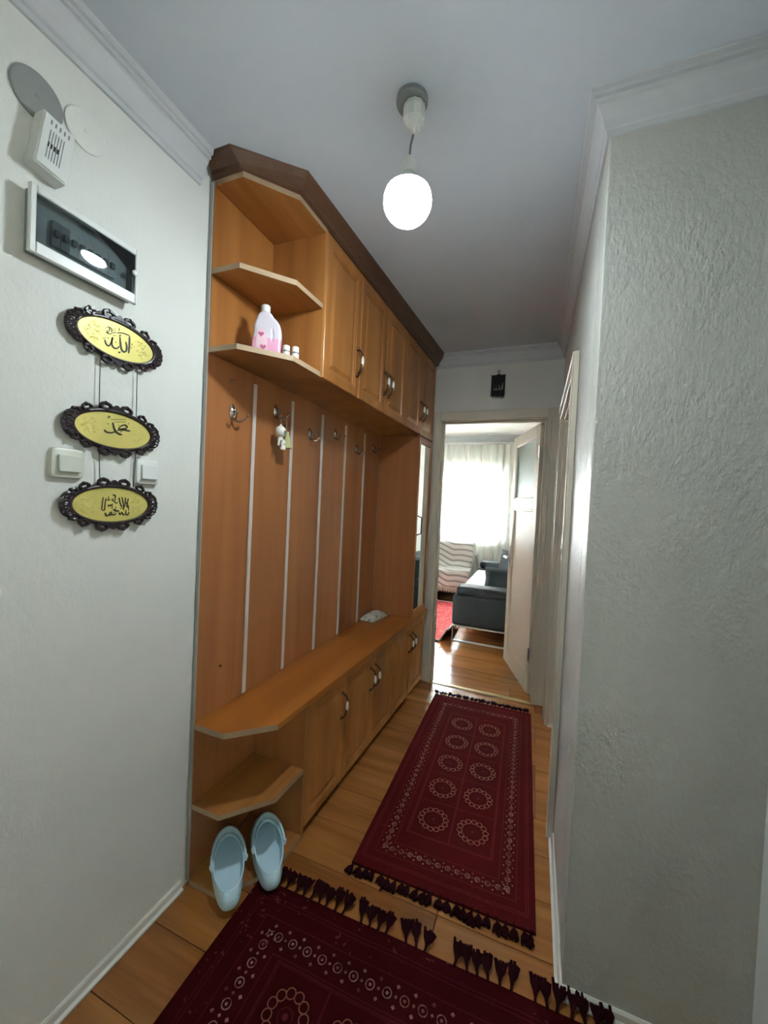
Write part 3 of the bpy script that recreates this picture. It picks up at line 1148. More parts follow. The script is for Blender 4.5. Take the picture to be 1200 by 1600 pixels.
def tassel_mesh(seed, up=0.0):
    """A yarn tassel: a thin neck that flares into a blunt brush."""
    rnd = random.Random(seed)
    mb = MB()
    mb.tube([(0, 0.003, 0.007), (0, -0.008, 0.007 + up * 0.1), (0, -0.016, 0.009 + up * 0.25)], [0.0032, 0.0030, 0.0048], 6)
    for k in range(11):
        a = (k - 5) / 5 * 0.34 + rnd.uniform(-.05, .05)
        ln = rnd.uniform(0.036, 0.043) + (0.006 if rnd.random() < 0.2 else 0)
        z_ = rnd.uniform(0.004, 0.014) + up
        mb.tube([(0, -0.012, 0.009 + up * 0.2), (math.sin(a) * ln * 0.62, -math.cos(a) * ln * 0.62, 0.5 * (z_ + 0.012)),
                 (math.sin(a) * ln * 0.92, -math.cos(a) * ln, z_)], [0.0028, 0.0036, 0.0034], 5)
    return mb


def build_rug(name, loc, rz, W, L, mat, label, ends, ntas, scale=1.0, up=0.0, gaps=()):
    t = local_thing(name, loc, label, 'rug', None, rz)
    mb = MB()
    nx, ny = 24, 48
    th = 0.009
    top = [[(-W / 2 + W * i / nx, -L / 2 + L * j / ny, th + 0.0012 * math.sin(i * 0.9 + j * 0.35)) for i in range(nx + 1)] for j in range(ny + 1)]
    ids = [mb.add(r) for r in top]
    for j in range(ny):
        for i in range(nx):
            mb.face([ids[j] + i, ids[j] + i + 1, ids[j + 1] + i + 1, ids[j + 1] + i])
    rim = [(i, 0) for i in range(nx)] + [(nx, j) for j in range(ny)] + [(i, ny) for i in range(nx, 0, -1)] + [(0, j) for j in range(ny, 0, -1)]
    low = mb.add([(top[j][i][0] * 1.004, top[j][i][1] * 1.002, 0.0015) for i, j in rim])
    m = len(rim)
    for k in range(m):
        i, j = rim[k]
        i2, j2 = rim[(k + 1) % m]
        mb.face([ids[j] + i, low + k, low + (k + 1) % m, ids[j2] + i2])
    mb.face([low + k for k in range(m)])
    mb.build('pile', mat, t, smooth=0.8)
    vs = [tassel_mesh(s_, up).build('tassel', M['tassel'], t) for s_ in range(3)]
    first = 0
    for e in ends:
        for k in range(ntas):
            x = -W / 2 + W * (k + 0.5) / ntas
            if any(a < x / W + 0.5 < b_ for a, b_ in gaps):
                continue
            if first < 3:
                o = vs[first]
            else:
                o = vs[k % 3].copy(); COL.objects.link(o)
            first += 1
            o.location = (x + random.uniform(-.004, .004), e * L / 2, 0.0)
            o.rotation_euler = (0, 0, (PI if e > 0 else 0) + random.uniform(-.3, .3))
            o.scale = (scale, scale * random.uniform(0.85, 1.15), scale)
    for o in vs[first:]:
        bpy.data.objects.remove(o)
    return t


build_rug('runner_rug', (-0.267, 2.027, 0.0), math.radians(1.2), RW, RL, rm1,
          'maroon runner rug with ten beaded medallions and dark tassels along the cabinets', (-1, 1), 24, 1.12)
build_rug('entry_rug', (-0.277, 0.283, 0.0), math.radians(0.8), R2W, R2L, rm2,
          'darker maroon tasselled rug in the foreground, partly under the blue clogs', (1,), 36, 1.22, 0.014,
          gaps=((0.0, 0.05), (0.155, 0.18), (0.315, 0.345), (0.44, 0.47), (0.565, 0.625), (0.775, 0.80)))


# ---------------------------------------------------------------- clogs
def clog(loc, rz, label, flip):
    t = local_thing('clog', loc, label, 'clog', 'pale blue clogs', rz)
    n = 36

    def sole(phi, s_=1.0, z=0.0):
        # heel at -y, toe at +y; foot-shaped outline
        c, sn = math.cos(phi), math.sin(phi)
        y = 0.128 * sn
        wv = 0.0405 + 0.0065 * max(-0.6, min(1, sn * 1.3))
        x = wv * (1 if c > 0 else -1) * abs(c) ** 0.72
        x += flip * 0.004 * (sn if sn > 0 else 0) ** 2
        return (x * s_, y * (1 + (s_ - 1) * 0.5), z)

    def opening(phi, k, dz=0.0):
        c, sn = math.cos(phi), math.sin(phi)
        y = -0.032 + 0.083 * sn * k
        x = 0.0395 * c * k
        z = 0.050 + 0.040 * (sn + 1) / 2 - 0.004 * (1 - sn * sn) + dz
        return (x, y, z)

    def lerp(a, b, f, bulge=0.0, zb=0.0):
        return (a[0] + (b[0] - a[0]) * f + bulge * a[0], a[1] + (b[1] - a[1]) * f + bulge * (a[1] - b[1]), a[2] + (b[2] - a[2]) * f + zb)

    ph = [2 * PI * k / n for k in range(n)]
    rings = []
    rings.append([sole(p_, 0.94, 0.001) for p_ in ph])
    rings.append([sole(p_, 1.02, 0.006) for p_ in ph])
    rings.append([sole(p_, 1.06, 0.020) for p_ in ph])
    rings.append([sole(p_, 1.03, 0.026) for p_ in ph])
    rings.append([sole(p_, 1.03, 0.032) for p_ in ph])
    base = [sole(p_, 1.03, 0.032) for p_ in ph]
    op = [opening(p_, 1.04) for p_ in ph]
    for f, bl in ((0.25, 0.02), (0.5, 0.03), (0.75, 0.02)):
        row = []
        for p_, a, b_ in zip(ph, base, op):
            toe = max(0.0, math.sin(p_))
            zz = a[2] + (b_[2] - a[2]) * (f ** (1 - 0.45 * toe))
            q = lerp(a, b_, f, bl)
            row.append((q[0], q[1] , zz))
        rings.append(row)
    rings.append(op)
    rings.append([opening(p_, 1.02, 0.003) for p_ in ph])
    rings.append([opening(p_, 0.95, 0.003) for p_ in ph])
    rings.append([opening(p_, 0.92, -0.003) for p_ in ph])
    ins = []
    for p_ in ph:
        a = sole(p_, 0.86, 0.030)
        ins.append(a)
    rings.append([lerp(a, b_, 0.45) for a, b_ in zip(ins, rings[-1])])
    rings.append([(a[0], a[1], 0.034) for a in ins])
    mb = MB(); mb.rings(rings, 0, True, False)
    mb.v = [(a * 1.24, b_ * 1.09, c_ * 1.08) for a, b_, c_ in mb.v]
    upo = mb.build('upper', M['clog'], t, smooth=1.2)
    fb = MB(); fb.rings([[(a[0] * 0.99, a[1] * 0.99, 0.0335) for a in ins], [(a[0] * 0.6, a[1] * 0.6, 0.030) for a in ins]], 0, False, True)
    fb.v = [(a * 1.24, b_ * 1.09, c_ * 1.08) for a, b_, c_ in fb.v]
    fb.build('footbed', M['clog_in'], t, smooth=1.0)
    # heel strap swung forward over the instep
    st = []
    for k in range(19):
        p_ = -0.12 + (PI + 0.24) * k / 18
        c, sn = math.cos(p_), math.sin(p_)
        st.append((0.0440 * c, -0.030 + 0.094 * sn, 0.070 + 0.026 * max(0, sn) + 0.001))
    rr = []
    for k, p_ in enumerate(st):
        c_ = Vector((p_[0], p_[1] + 0.030, 0)).normalized()
        q = Vector(p_)
        up = Vector((0, 0.25, 1)).normalized()
        rr.append([tuple(q + c_ * a + up * b_) for a, b_ in ((-0.003, -0.008), (0.003, -0.008), (0.0038, 0), (0.003, 0.007), (-0.003, 0.007), (-0.0036, 0))])
    sb = MB(); sb.rings(rr)
    sb.v = [(a * 1.24, b_ * 1.09, c_ * 1.08) for a, b_, c_ in sb.v]
    so = sb.build('strap', M['clog'], t, smooth=0.9)
    for s_ in (-1, 1):
        rv = MB()
        rv.lathe([(0.007, 0.0), (0.007, 0.003), (0.003, 0.005)] if s_ > 0 else [(0.007, 0.0), (0.007, -0.003), (0.003, -0.005)], (s_ * 0.0462 * 1.24, -0.038, 0.0756), 10, 'X')
        rv.build('rivet', M['porcelain'], so)
    # vent holes on the toe dome
    vh = MB()
    me = upo.data
    for (ux, uy) in ((-0.028, 0.060), (0.0, 0.070), (0.028, 0.060), (-0.016, 0.084), (0.016, 0.084), (-0.036, 0.036), (0.036, 0.036)):
        best = min((v for v in me.vertices if v.co.z > 0.04), key=lambda v: (v.co.x - ux) ** 2 + (v.co.y - uy) ** 2)
        nn = best.normal
        o_ = best.co + nn * 0.0006
        a_ = nn.orthogonal().normalized(); b_ = nn.cross(a_)
        i_ = vh.add([tuple(o_ + a_ * 0.0052 * math.cos(k * PI / 4) + b_ * 0.0052 * math.sin(k * PI / 4)) for k in range(8)])
        vh.face([i_ + k for k in range(8)])
    vh.build('vent_holes', M['dark_hole'], t)
    return t


clog((-0.946, 1.078, 0.0195), math.radians(46), 'left pale blue foam clog, nearer the wall', 1)
clog((-0.862, 1.187, 0.0195), math.radians(45), 'right pale blue foam clog, nearer the cabinet doors', -1)


# ---------------------------------------------------------------- things on the upper shelf
def outline_solid(name, outer, holes, depth, bevel, mat, parent, smooth=True):
    cu = bpy.data.curves.new(name + '_outline', 'CURVE')
    cu.dimensions = '2D'
    cu.fill_mode = 'BOTH'
    cu.extrude = depth
    cu.bevel_depth = bevel
    cu.bevel_resolution = 3
    for pts in [outer] + holes:
        sp = cu.splines.new('BEZIER')
        sp.bezier_points.add(len(pts) - 1)
        for bp, p_ in zip(sp.bezier_points, pts):
            bp.co = (p_[0], p_[1], 0)
            bp.handle_left_type = bp.handle_right_type = 'AUTO'
        sp.use_cyclic_u = True
        sp.resolution_u = 6
    tmp = bpy.data.objects.new(name, cu)
    COL.objects.link(tmp)
    dg = bpy.context.evaluated_depsgraph_get()
    dg.update()
    me = bpy.data.meshes.new_from_object(tmp.evaluated_get(dg))
    bpy.data.objects.remove(tmp)
    bpy.data.curves.remove(cu)
    me.name = name
    # stand it up: curve y -> z
    for v in me.vertices:
        v.co = (v.co.x, -v.co.z, v.co.y)
    me.materials.clear()
    me.materials.append(mat)
    for p_ in me.polygons:
        p_.use_smooth = smooth
    o = bpy.data.objects.new(name, me)
    COL.objects.link(o)
    if parent is not None:
        o.parent = parent
    return o


ZS = ZU0 + 0.0185
bo = local_thing('softener_bottle', (-0.925, 1.148, ZS), 'milky plastic bottle half full of pink fabric softener on the upper corner shelf', 'bottle', None, math.radians(33))
bo.scale = (0.88, 0.88, 0.85)
outer = [(-0.040, 0.012), (-0.036, 0.012), (0.036, 0.012), (0.043, 0.016), (0.046, 0.05), (0.048, 0.09), (0.046, 0.115), (0.036, 0.140), (0.018, 0.158), (0.008, 0.172), (0.0, 0.176), (-0.012, 0.176), (-0.022, 0.170), (-0.030, 0.150), (-0.038, 0.125), (-0.038, 0.10), (-0.043, 0.06), (-0.044, 0.018)]
hole = [(0.024, 0.060), (0.018, 0.088), (0.022, 0.118), (0.032, 0.098), (0.030, 0.072)]
outline_solid('body', outer, [hole], 0.016, 0.011, M['softener'], bo)
cp = MB(); cp.lathe([(0.0165, 0.180), (0.0185, 0.182), (0.0180, 0.215), (0.014, 0.219), (0.001, 0.220)], (-0.008, 0, 0), 16)
cp.build('cap', M['white_plastic'], bo, smooth=0.6)
lb = MB()
def heart(cx, cz, s_):
    pts = []
    for k in range(18):
        a = 2 * PI * k / 18
        pts.append((cx + s_ * 16 * math.sin(a) ** 3 / 17, cz + s_ * (13 * math.cos(a) - 5 * math.cos(2 * a) - 2 * math.cos(3 * a) - math.cos(4 * a)) / 17))
    return list(reversed(pts))
lb.prism([(-0.040, 0.018), (0.006, 0.018), (0.004, 0.070), (-0.006, 0.110), (-0.034, 0.108)], XZp, -0.0290, -0.0275)
M['pink_label'] = plain('pale_pink_label', (0.72, 0.50, 0.56), 0.35)
M['pink_heart'] = plain('deep_pink_print', (0.50, 0.12, 0.22), 0.4)
lo_ = lb.build('label', M['pink_label'], bo)
lh = MB(); lh.prism(heart(-0.019, 0.088, 0.012), XZp, -0.0300, -0.0292); lh.prism(heart(-0.010, 0.036, 0.013), XZp, -0.0300, -0.0292)
lh.build('label_print', M['pink_heart'], lo_)


def small_jar(loc, label, h):
    t = local_thing('pill_jar', loc, label, 'jar', 'small white jars on the corner shelf', 0.3)
    j = MB(); j.lathe([(0.0115, 0), (0.0125, 0.002), (0.0125, h * 0.52), (0.0115, h * 0.58), (0.0105, h * 0.60)], (0, 0, 0), 16)
    j.build('body', M['white_plastic'], t, smooth=0.6)
    k = MB(); k.lathe([(0.0128, h * 0.50), (0.0132, h * 0.51), (0.0132, h * 0.60), (0.0128, h * 0.61)], (0, 0, 0), 16)
    k.build('band', M['grey_plastic'], t, smooth=0.6)
    c = MB(); c.lathe([(0.0118, h * 0.615), (0.0125, h * 0.63), (0.0125, h * 0.97), (0.0110, h), (0.001, h)], (0, 0, 0), 16)
    c.build('lid', M['porcelain'], t, smooth=0.6)
    return t


small_jar((-0.856, 1.170, ZS), 'small white capped jar next to the pink bottle', 0.046)
small_jar((-0.838, 1.200, ZS), 'small white capped jar farther from the bottle, nearest the cabinet doors', 0.051)

# packet of wipes on the bench
wp = local_thing('wipes_packet', (-0.992, 2.452, ZB1 + 0.0008), 'crumpled white and green packet of wet wipes on the bench top', 'packet', None, math.radians(90 - 8))
mb = MB()
nu, nv = 20, 10
LWp, WWp = 0.105, 0.052
tops = []
for j in range(nv + 1):
    row = []
    for i in range(nu + 1):
        u, v = i / nu * 2 - 1, j / nv * 2 - 1
        e = max(0.0, 1 - abs(u) ** 4) * max(0.0, 1 - abs(v) ** 3.0)
        wx = 1 - 0.10 * (1 - abs(u) ** 2) * 0 - 0.08 * (abs(u) > 0.92)
        hgt = 0.004 + 0.036 * e ** 0.6 + 0.003 * math.sin(u * 9 + v * 4) * e + 0.002 * math.sin(u * 21 - v * 7) * e
        row.append((u * LWp, v * WWp * (1.0 - 0.06 * e), hgt))
    tops.append(row)
ids = [mb.add(r) for r in tops]
for j in range(nv):
    for i in range(nu):
        mb.face([ids[j] + i, ids[j] + i + 1, ids[j + 1] + i + 1, ids[j + 1] + i])
bot = [[(p_[0] * 0.98, p_[1] * 0.97, 0.0 + 0.004 * (abs(p_[0]) > LWp * 0.93)) for p_ in r] for r in tops]
jd = [mb.add(r) for r in bot]
for j in range(nv):
    for i in range(nu):
        mb.face([jd[j] + i, jd[j + 1] + i, jd[j + 1] + i + 1, jd[j] + i + 1])
for i in range(nu):
    mb.face([ids[0] + i, jd[0] + i, jd[0] + i + 1, ids[0] + i + 1]); mb.face([ids[nv] + i, ids[nv] + i + 1, jd[nv] + i + 1, jd[nv] + i])
for j in range(nv):
    mb.face([ids[j], ids[j + 1], jd[j + 1], jd[j]]); mb.face([ids[j] + nu, jd[j] + nu, jd[j + 1] + nu, ids[j + 1] + nu])
mb.build('pouch', M['wipes'], wp, smooth=1.0)
fl = MB(); fl.prism([(-0.035, -0.020), (0.030, -0.020), (0.038, 0), (0.030, 0.020), (-0.035, 0.020)], XYp, 0.0405, 0.0425)
fl.build('flap', M['porcelain'], wp, bevel=0.0006)

# ---------------------------------------------------------------- key charms on the second hook
kx, ky, kz = XP + 0.034, 1.376, 1.717
k1 = thing('keychain', (kx, ky - 0.026, kz - 0.03), 'white round-headed vinyl figure keychain hanging from the second coat hook', 'keychain')
cx, cy = XP + 0.050, 1.352
r_ = MB(); r_.tube([(cx, cy + 0.009 * math.cos(a * PI / 8), kz - 0.037 + 0.010 * math.sin(a * PI / 8)) for a in range(16)], 0.0012, 6, closed=True)
r_.tube([(cx, cy - 0.001, kz - 0.047), (cx, cy, kz - 0.063)], 0.0016, 6)
r_.build('ring', M['nickel'], k1)
f_ = MB(); f_.lathe([(0.001, -0.024), (0.012, -0.021), (0.021, -0.011), (0.0235, 0), (0.021, 0.012), (0.012, 0.021), (0.005, 0.024), (0.004, 0.030), (0.001, 0.031)], (cx, cy, kz - 0.092), 16)
f_.build('head', M['figure'], k1, smooth=1.0)
f_ = MB(); f_.lathe([(0.001, 0.002), (0.0075, 0.001), (0.0085, -0.001), (0.006, -0.0005), (0.001, -0.0005)], (cx + 0.0222, cy, kz - 0.094), 14, 'X'); f_.build('face_ring', M['grey_plastic'], k1, smooth=0.6)
f_ = MB()
f_.tube([(cx, cy, kz - 0.114), (cx, cy, kz - 0.128)], [0.010, 0.011], 8)
for s_ in (-1, 1):
    f_.tube([(cx, cy + s_ * 0.007, kz - 0.122), (cx, cy + s_ * 0.012, kz - 0.150)], [0.0055, 0.0045], 8)
f_.build('legs', M['figure'], k1, smooth=0.9)
k2 = thing('keychain', (kx, ky + 0.03, kz - 0.03), 'pale green tassel and small white figurine keychain hanging from the second coat hook', 'keychain')
cx, cy = XP + 0.050, 1.388
r_ = MB(); r_.tube([(cx, cy + 0.009 * math.cos(a * PI / 8), kz - 0.037 + 0.010 * math.sin(a * PI / 8)) for a in range(16)], 0.0012, 6, closed=True)
for zz in range(5):
    r_.lathe([(0.0006, -0.004), (0.003, -0.002), (0.003, 0.002), (0.0006, 0.004)], (cx, cy, kz - 0.051 - zz * 0.0075), 6)
r_.build('ring', M['nickel'], k2)
g_ = MB(); g_.lathe([(0.004, 0.0), (0.006, -0.003), (0.007, -0.012), (0.012, -0.03), (0.021, -0.070), (0.018, -0.072)], (cx + 0.004, cy + 0.006, kz - 0.084), 12)
g_.build('tassel', M['green_yarn'], k2, smooth=0.5)
g_ = MB(); g_.tube([(cx, cy - 0.004, kz - 0.047), (cx, cy - 0.012, kz - 0.118)], 0.0018, 6)
g_.box(cx - 0.004, cx + 0.002, cy - 0.016, cy - 0.004, kz - 0.105, kz - 0.060)
g_.build('dark_key', M['bronze'], k2)
g_ = MB()
gx, gy = cx, cy - 0.016
g_.lathe([(0.001, -0.012), (0.008, -0.009), (0.0105, 0), (0.008, 0.009), (0.003, 0.012), (0.001, 0.016)], (gx, gy, kz - 0.134), 12)
g_.lathe([(0.001, -0.021), (0.010, -0.019), (0.0125, -0.010), (0.008, 0.0), (0.004, 0.003)], (gx, gy, kz - 0.145), 12)
g_.build('figurine', M['porcelain'], k2, smooth=1.0)

# ---------------------------------------------------------------- left wall: hanging plaques
STROKES = {1: [
 (2.4,[(0.7402, 1.7701), (0.7404, 1.7477), (0.7392, 1.7232)]),
 (1.6,[(0.7065, 1.7647), (0.7214, 1.7702), (0.7401, 1.7716)]),
 (2.6,[(0.7144, 1.7577), (0.7159, 1.7428), (0.7188, 1.7283), (0.725, 1.7222), (0.7318, 1.7267), (0.7336, 1.7389), (0.7305, 1.751)]),
 (2.2,[(0.7129, 1.732), (0.7078, 1.7247), (0.7, 1.7227), (0.6939, 1.7292), (0.6939, 1.7434), (0.696, 1.7489)]),
 (2.2,[(0.696, 1.7489), (0.6923, 1.7345), (0.6866, 1.7229), (0.6797, 1.7248), (0.6757, 1.7348)]),
 (1.2,[(0.6703, 1.7355), (0.681, 1.7416)]), (1.4,[(0.6841, 1.7436), (0.6842, 1.7408)]), (1.6,[(0.7041, 1.7404), (0.7042, 1.7376)]),
 (1.5,[(0.712, 1.7584), (0.7143, 1.7618), (0.7173, 1.7611)]), (1.5,[(0.7118, 1.7798), (0.7115, 1.772)]),
 (1.4,[(0.7468, 1.7482), (0.7492, 1.7536)]), (1.6,[(0.7457, 1.7424), (0.7458, 1.7395)]), (1.5,[(0.7114, 1.7171), (0.7141, 1.7152), (0.7167, 1.7195)]),
 (1.1,[(0.6777, 1.7645), (0.6844, 1.7709), (0.6869, 1.7639), (0.6814, 1.7557), (0.6801, 1.7609)]),
 (1.1,[(0.6878, 1.7724), (0.6927, 1.7663), (0.6906, 1.7596)]), (1.1,[(0.6921, 1.7684), (0.7019, 1.7738)]), (1.1,[(0.6932, 1.7647), (0.702, 1.7694)]),
 (1.2,[(0.6814, 1.7557), (0.6884, 1.754), (0.6964, 1.7609), (0.7046, 1.7643)]), (1.2,[(0.6769, 1.7538), (0.685, 1.7532)]), (1.2,[(0.6959, 1.7536), (0.7036, 1.7563)])],
2: [
 (2.6,[(0.7031, 1.528), (0.706, 1.5147), (0.7118, 1.505), (0.7205, 1.5006), (0.7284, 1.5001)]),
 (2.2,[(0.7118, 1.5057), (0.7, 1.5001), (0.6872, 1.4996), (0.6813, 1.5046)]),
 (2.2,[(0.7171, 1.5145), (0.7252, 1.5229), (0.735, 1.5274), (0.7412, 1.5242), (0.7386, 1.5192), (0.7274, 1.5153), (0.7176, 1.5141)]),
 (2.4,[(0.7148, 1.5087), (0.7299, 1.5146), (0.7413, 1.5138), (0.7508, 1.5141)]), (2,[(0.7227, 1.5063), (0.7337, 1.5138)]),
 (1,[(0.6977, 1.5349), (0.7377, 1.5437)]), (1,[(0.7074, 1.5298), (0.7379, 1.5373)]),
 (1,[(0.6894, 1.5392), (0.6921, 1.5427), (0.6952, 1.5405), (0.6922, 1.5375), (0.6894, 1.5392)]),
 (1.3,[(0.6888, 1.5226), (0.6916, 1.5213)]), (1.3,[(0.7444, 1.5342), (0.747, 1.5328)]), (1.2,[(0.7173, 1.5237), (0.7202, 1.5243)])],
3: [
 (1.5,[(0.6844, 1.3299), (0.6826, 1.3145), (0.6815, 1.2967)]), (1.4,[(0.6815, 1.2967), (0.6866, 1.2944), (0.6899, 1.2991)]),
 (1.5,[(0.6914, 1.3266), (0.6895, 1.3122), (0.6889, 1.2955)]), (1.5,[(0.6983, 1.3316), (0.6975, 1.3196)]),
 (1.8,[(0.7088, 1.3368), (0.7162, 1.3334), (0.7139, 1.3272)]), (1.5,[(0.7091, 1.3271), (0.7088, 1.321), (0.7142, 1.32), (0.7164, 1.3273)]),
 (2,[(0.6966, 1.3087), (0.7026, 1.3076), (0.7084, 1.3113)]), (1.5,[(0.7084, 1.3126), (0.7081, 1.2992)]), (1.5,[(0.7183, 1.3054), (0.7174, 1.2956)]),
 (1.5,[(0.7142, 1.3175), (0.7192, 1.314), (0.7228, 1.3177)]), (1.6,[(0.7261, 1.3301), (0.729, 1.3154), (0.7345, 1.3031)]),
 (1.6,[(0.7335, 1.3316), (0.7379, 1.3131), (0.7397, 1.2957)]), (1.6,[(0.7437, 1.3307), (0.743, 1.3132), (0.7408, 1.3032)]),
 (1.6,[(0.7454, 1.3182), (0.7524, 1.3007)]), (1.5,[(0.7514, 1.3284), (0.7494, 1.3133), (0.7471, 1.3032)]), (1.5,[(0.752, 1.3108), (0.7539, 1.2944)]),
 (2,[(0.6903, 1.2884), (0.6935, 1.2817), (0.6998, 1.2823), (0.7031, 1.2908)]), (1.8,[(0.6998, 1.2823), (0.7057, 1.2835), (0.7074, 1.292)]),
 (2,[(0.7057, 1.2835), (0.7153, 1.2834), (0.7189, 1.2871)]), (2,[(0.7113, 1.298), (0.7174, 1.2944), (0.7273, 1.2927)]), (1.8,[(0.7128, 1.2883), (0.7199, 1.2932)]),
 (1.7,[(0.7274, 1.2895), (0.7301, 1.2833), (0.7349, 1.2907)]), (1.7,[(0.7349, 1.2907), (0.7389, 1.2832), (0.7452, 1.2857), (0.7461, 1.2957)]),
 (1.6,[(0.7465, 1.2857), (0.7517, 1.2819), (0.7548, 1.2907)]), (1.5,[(0.6892, 1.3217), (0.7045, 1.3233)]), (1.3,[(0.7213, 1.325), (0.7262, 1.3264)]), (1.3,[(0.7295, 1.3006), (0.7371, 1.2994)])]}


def smooth_path(pts, k=5):
    if len(pts) < 3:
        return pts
    out = []
    for i in range(len(pts) - 1):
        p0, p1, p2, p3 = pts[max(i - 1, 0)], pts[i], pts[i + 1], pts[min(i + 2, len(pts) - 1)]
        for j in range(k):
            t = j / k
            out.append(tuple(0.5 * ((2 * b) + (-a + c) * t + (2 * a - 5 * b + 4 * c - d) * t * t + (-a + 3 * b - 3 * c + d) * t ** 3) for a, b, c, d in zip(p0, p1, p2, p3)))
    out.append(pts[-1])
    return out


def strokes_mesh(strokes, to3, unit=0.00092, th=0.0006):
    """Pen strokes as thin raised ribbons; each stroke tapers at both ends."""
    mb = MB()
    for w_, pts in strokes:
        pp = smooth_path(pts)
        n = len(pp)
        rr = []
        for i, p_ in enumerate(pp):
            a, c = pp[max(i - 1, 0)], pp[min(i + 1, n - 1)]
            dx, dy = c[0] - a[0], c[1] - a[1]
            l_ = math.hypot(dx, dy) or 1
            t_ = i / (n - 1)
            nib = 0.75 + 0.45 * abs((dx - dy) / l_) / 1.41
            hw = w_ * unit * nib * (0.45 + 0.55 * min(1, 4 * min(t_, 1 - t_) + 0.25))
            nx, ny = -dy / l_ * hw, dx / l_ * hw
            rr.append([to3(p_[0] + nx, p_[1] + ny, 0), to3(p_[0] - nx, p_[1] - ny, 0), to3(p_[0] - nx, p_[1] - ny, th), to3(p_[0] + nx, p_[1] + ny, th)])
        mb.rings(rr)
    return mb


wh = thing('wall_hanging', (XL, 0.711, 1.24), 'three oval gold calligraphy plaques in dark carved frames hung one below another', 'wall plaque')
PX = XL + 0.0135
for idx, cz, ty in ((1, 1.745, 0.0), (2, 1.508, 0.0), (3, 1.310, 0.0)):
    cy, A, B = 0.711, 0.0995, 0.0445
    # carved openwork border: an oval ring, scroll lumps and pierced loops around it
    fm = MB()
    N = 64
    ring = []
    for k in range(N + 1):
        a = 2 * PI * k / N
        c, s_ = math.cos(a), math.sin(a)
        row = []
        for o_, d_ in ((0.0, 0.004), (0.002, 0.0085), (0.006, 0.0095), (0.0095, 0.007), (0.011, 0.0), (0.0, 0.0)):
            row.append((PX - 0.006 + d_, cy + (A + o_) * c, cz + (B + o_) * s_))
        ring.append(row)
    fm.rings(ring, 0, False, False)
    fm2 = MB()
    rnd = random.Random(idx)
    Q = 20
    for k in range(Q):
        a = 2 * PI * (k + 0.5) / Q
        # even spacing along the oval
        a = a + 0.30 * math.sin(2 * a) * -1 * 0.9
        c, s_ = math.cos(a), math.sin(a)
        big = 1.25 if k % 5 in (0, 4) else 1.0
        if abs(c) > 0.93:
            big = 1.35
        py, pz = cy + (A + 0.0155) * c, cz + (B + 0.0145) * s_
        ny, nz = c / A, s_ / B
        l_ = math.hypot(ny, nz); ny, nz = ny / l_, nz / l_
        ty_, tz_ = -nz, ny
        lp = []
        for q in range(12):
            b_ = 2 * PI * q / 12
            lp.append((PX - 0.001, py + (ty_ * math.cos(b_) * 0.0105 + ny * math.sin(b_) * 0.0065) * big, pz + (tz_ * math.cos(b_) * 0.0105 + nz * math.sin(b_) * 0.0065) * big))
        fm2.tube(lp, 0.0041 * big, 6, closed=True)
        for q in (3, 9, 6):
            fm2.lathe([(0.001, -0.004), (0.0042, -0.002), (0.0050, 0.0015), (0.0030, 0.0045), (0.001, 0.0055)], lp[q], 7, 'X')
        fm2.lathe([(0.001, -0.004), (0.0042, -0.002), (0.005, 0.001), (0.003, 0.004), (0.001, 0.005)], (PX, py + ny * 0.0075 * big, pz + nz * 0.0075 * big), 8, 'X')
        fm2.lathe([(0.001, -0.004), (0.0032, -0.002), (0.004, 0.001), (0.002, 0.004), (0.001, 0.005)], (PX, py + ty_ * 0.012 * big, pz + tz_ * 0.012 * big), 6, 'X')
    for (sy, sz) in ((1, 0), (-1, 0), (0, 1), (0, -1)):
        py, pz = cy + sy * (A + 0.020), cz + sz * (B + 0.016)
        if sy:
            poly = [(py - sy * 0.012, pz - 0.014), (py + sy * 0.004, pz - 0.007), (py + sy * 0.006, pz), (py + sy * 0.004, pz + 0.007), (py - sy * 0.012, pz + 0.014)]
        else:
            poly = [(py - 0.016, pz - sz * 0.008), (py - 0.007, pz + sz * 0.002), (py, pz + sz * 0.006), (py + 0.007, pz + sz * 0.002), (py + 0.016, pz - sz * 0.008)]
        fm2.prism(poly, lambda a_, b_, t_: (t_, a_, b_), PX - 0.004, PX + 0.003)
    pq = fm.build('frame', M['frame_dark'], wh, smooth=0.9)
    fm2.build('carving', M['frame_dark'], pq, smooth=0.9)
    pm = MB(); pm.lathe([(1.0, -0.002), (1.0, 0.001), (0.985, 0.0022), (0.02, 0.0022)], (PX - 0.004, cy, cz), 48, 'X', sx=A + 0.001, sy=B + 0.001)
    pm.build('gold_plate', M['gold'], pq, smooth=0.5)
    ink = strokes_mesh(STROKES[idx], lambda a_, b_, t_: (PX - 0.0016 + t_, a_, b_))
    ink.build('calligraphy', M['ink'], pq)
    # raised gold flower sprays on both sides
    rl = MB()
    for sx_ in (-1, 1):
        for k in range(46):
            a = rnd.uniform(0, 2 * PI); rad = rnd.uniform(0.1, 1) ** 0.6
            py = cy + sx_ * 0.063 + 0.019 * rad * math.cos(a)
            pz = cz + 0.024 * rad * math.sin(a)
            r0_ = rnd.uniform(0.0009, 0.0022)
            b_ = rnd.uniform(0, PI)
            pts = [(PX - 0.0014, py + r0_ * 1.6 * math.cos(b_ + q * 0.9), pz + r0_ * 1.6 * math.sin(b_ + q * 0.9)) for q in range(4)]
            rl.tube(pts, 0.00055, 4)
    rl.build('gold_relief', M['gold_relief'], pq)['kind'] = 'stuff'
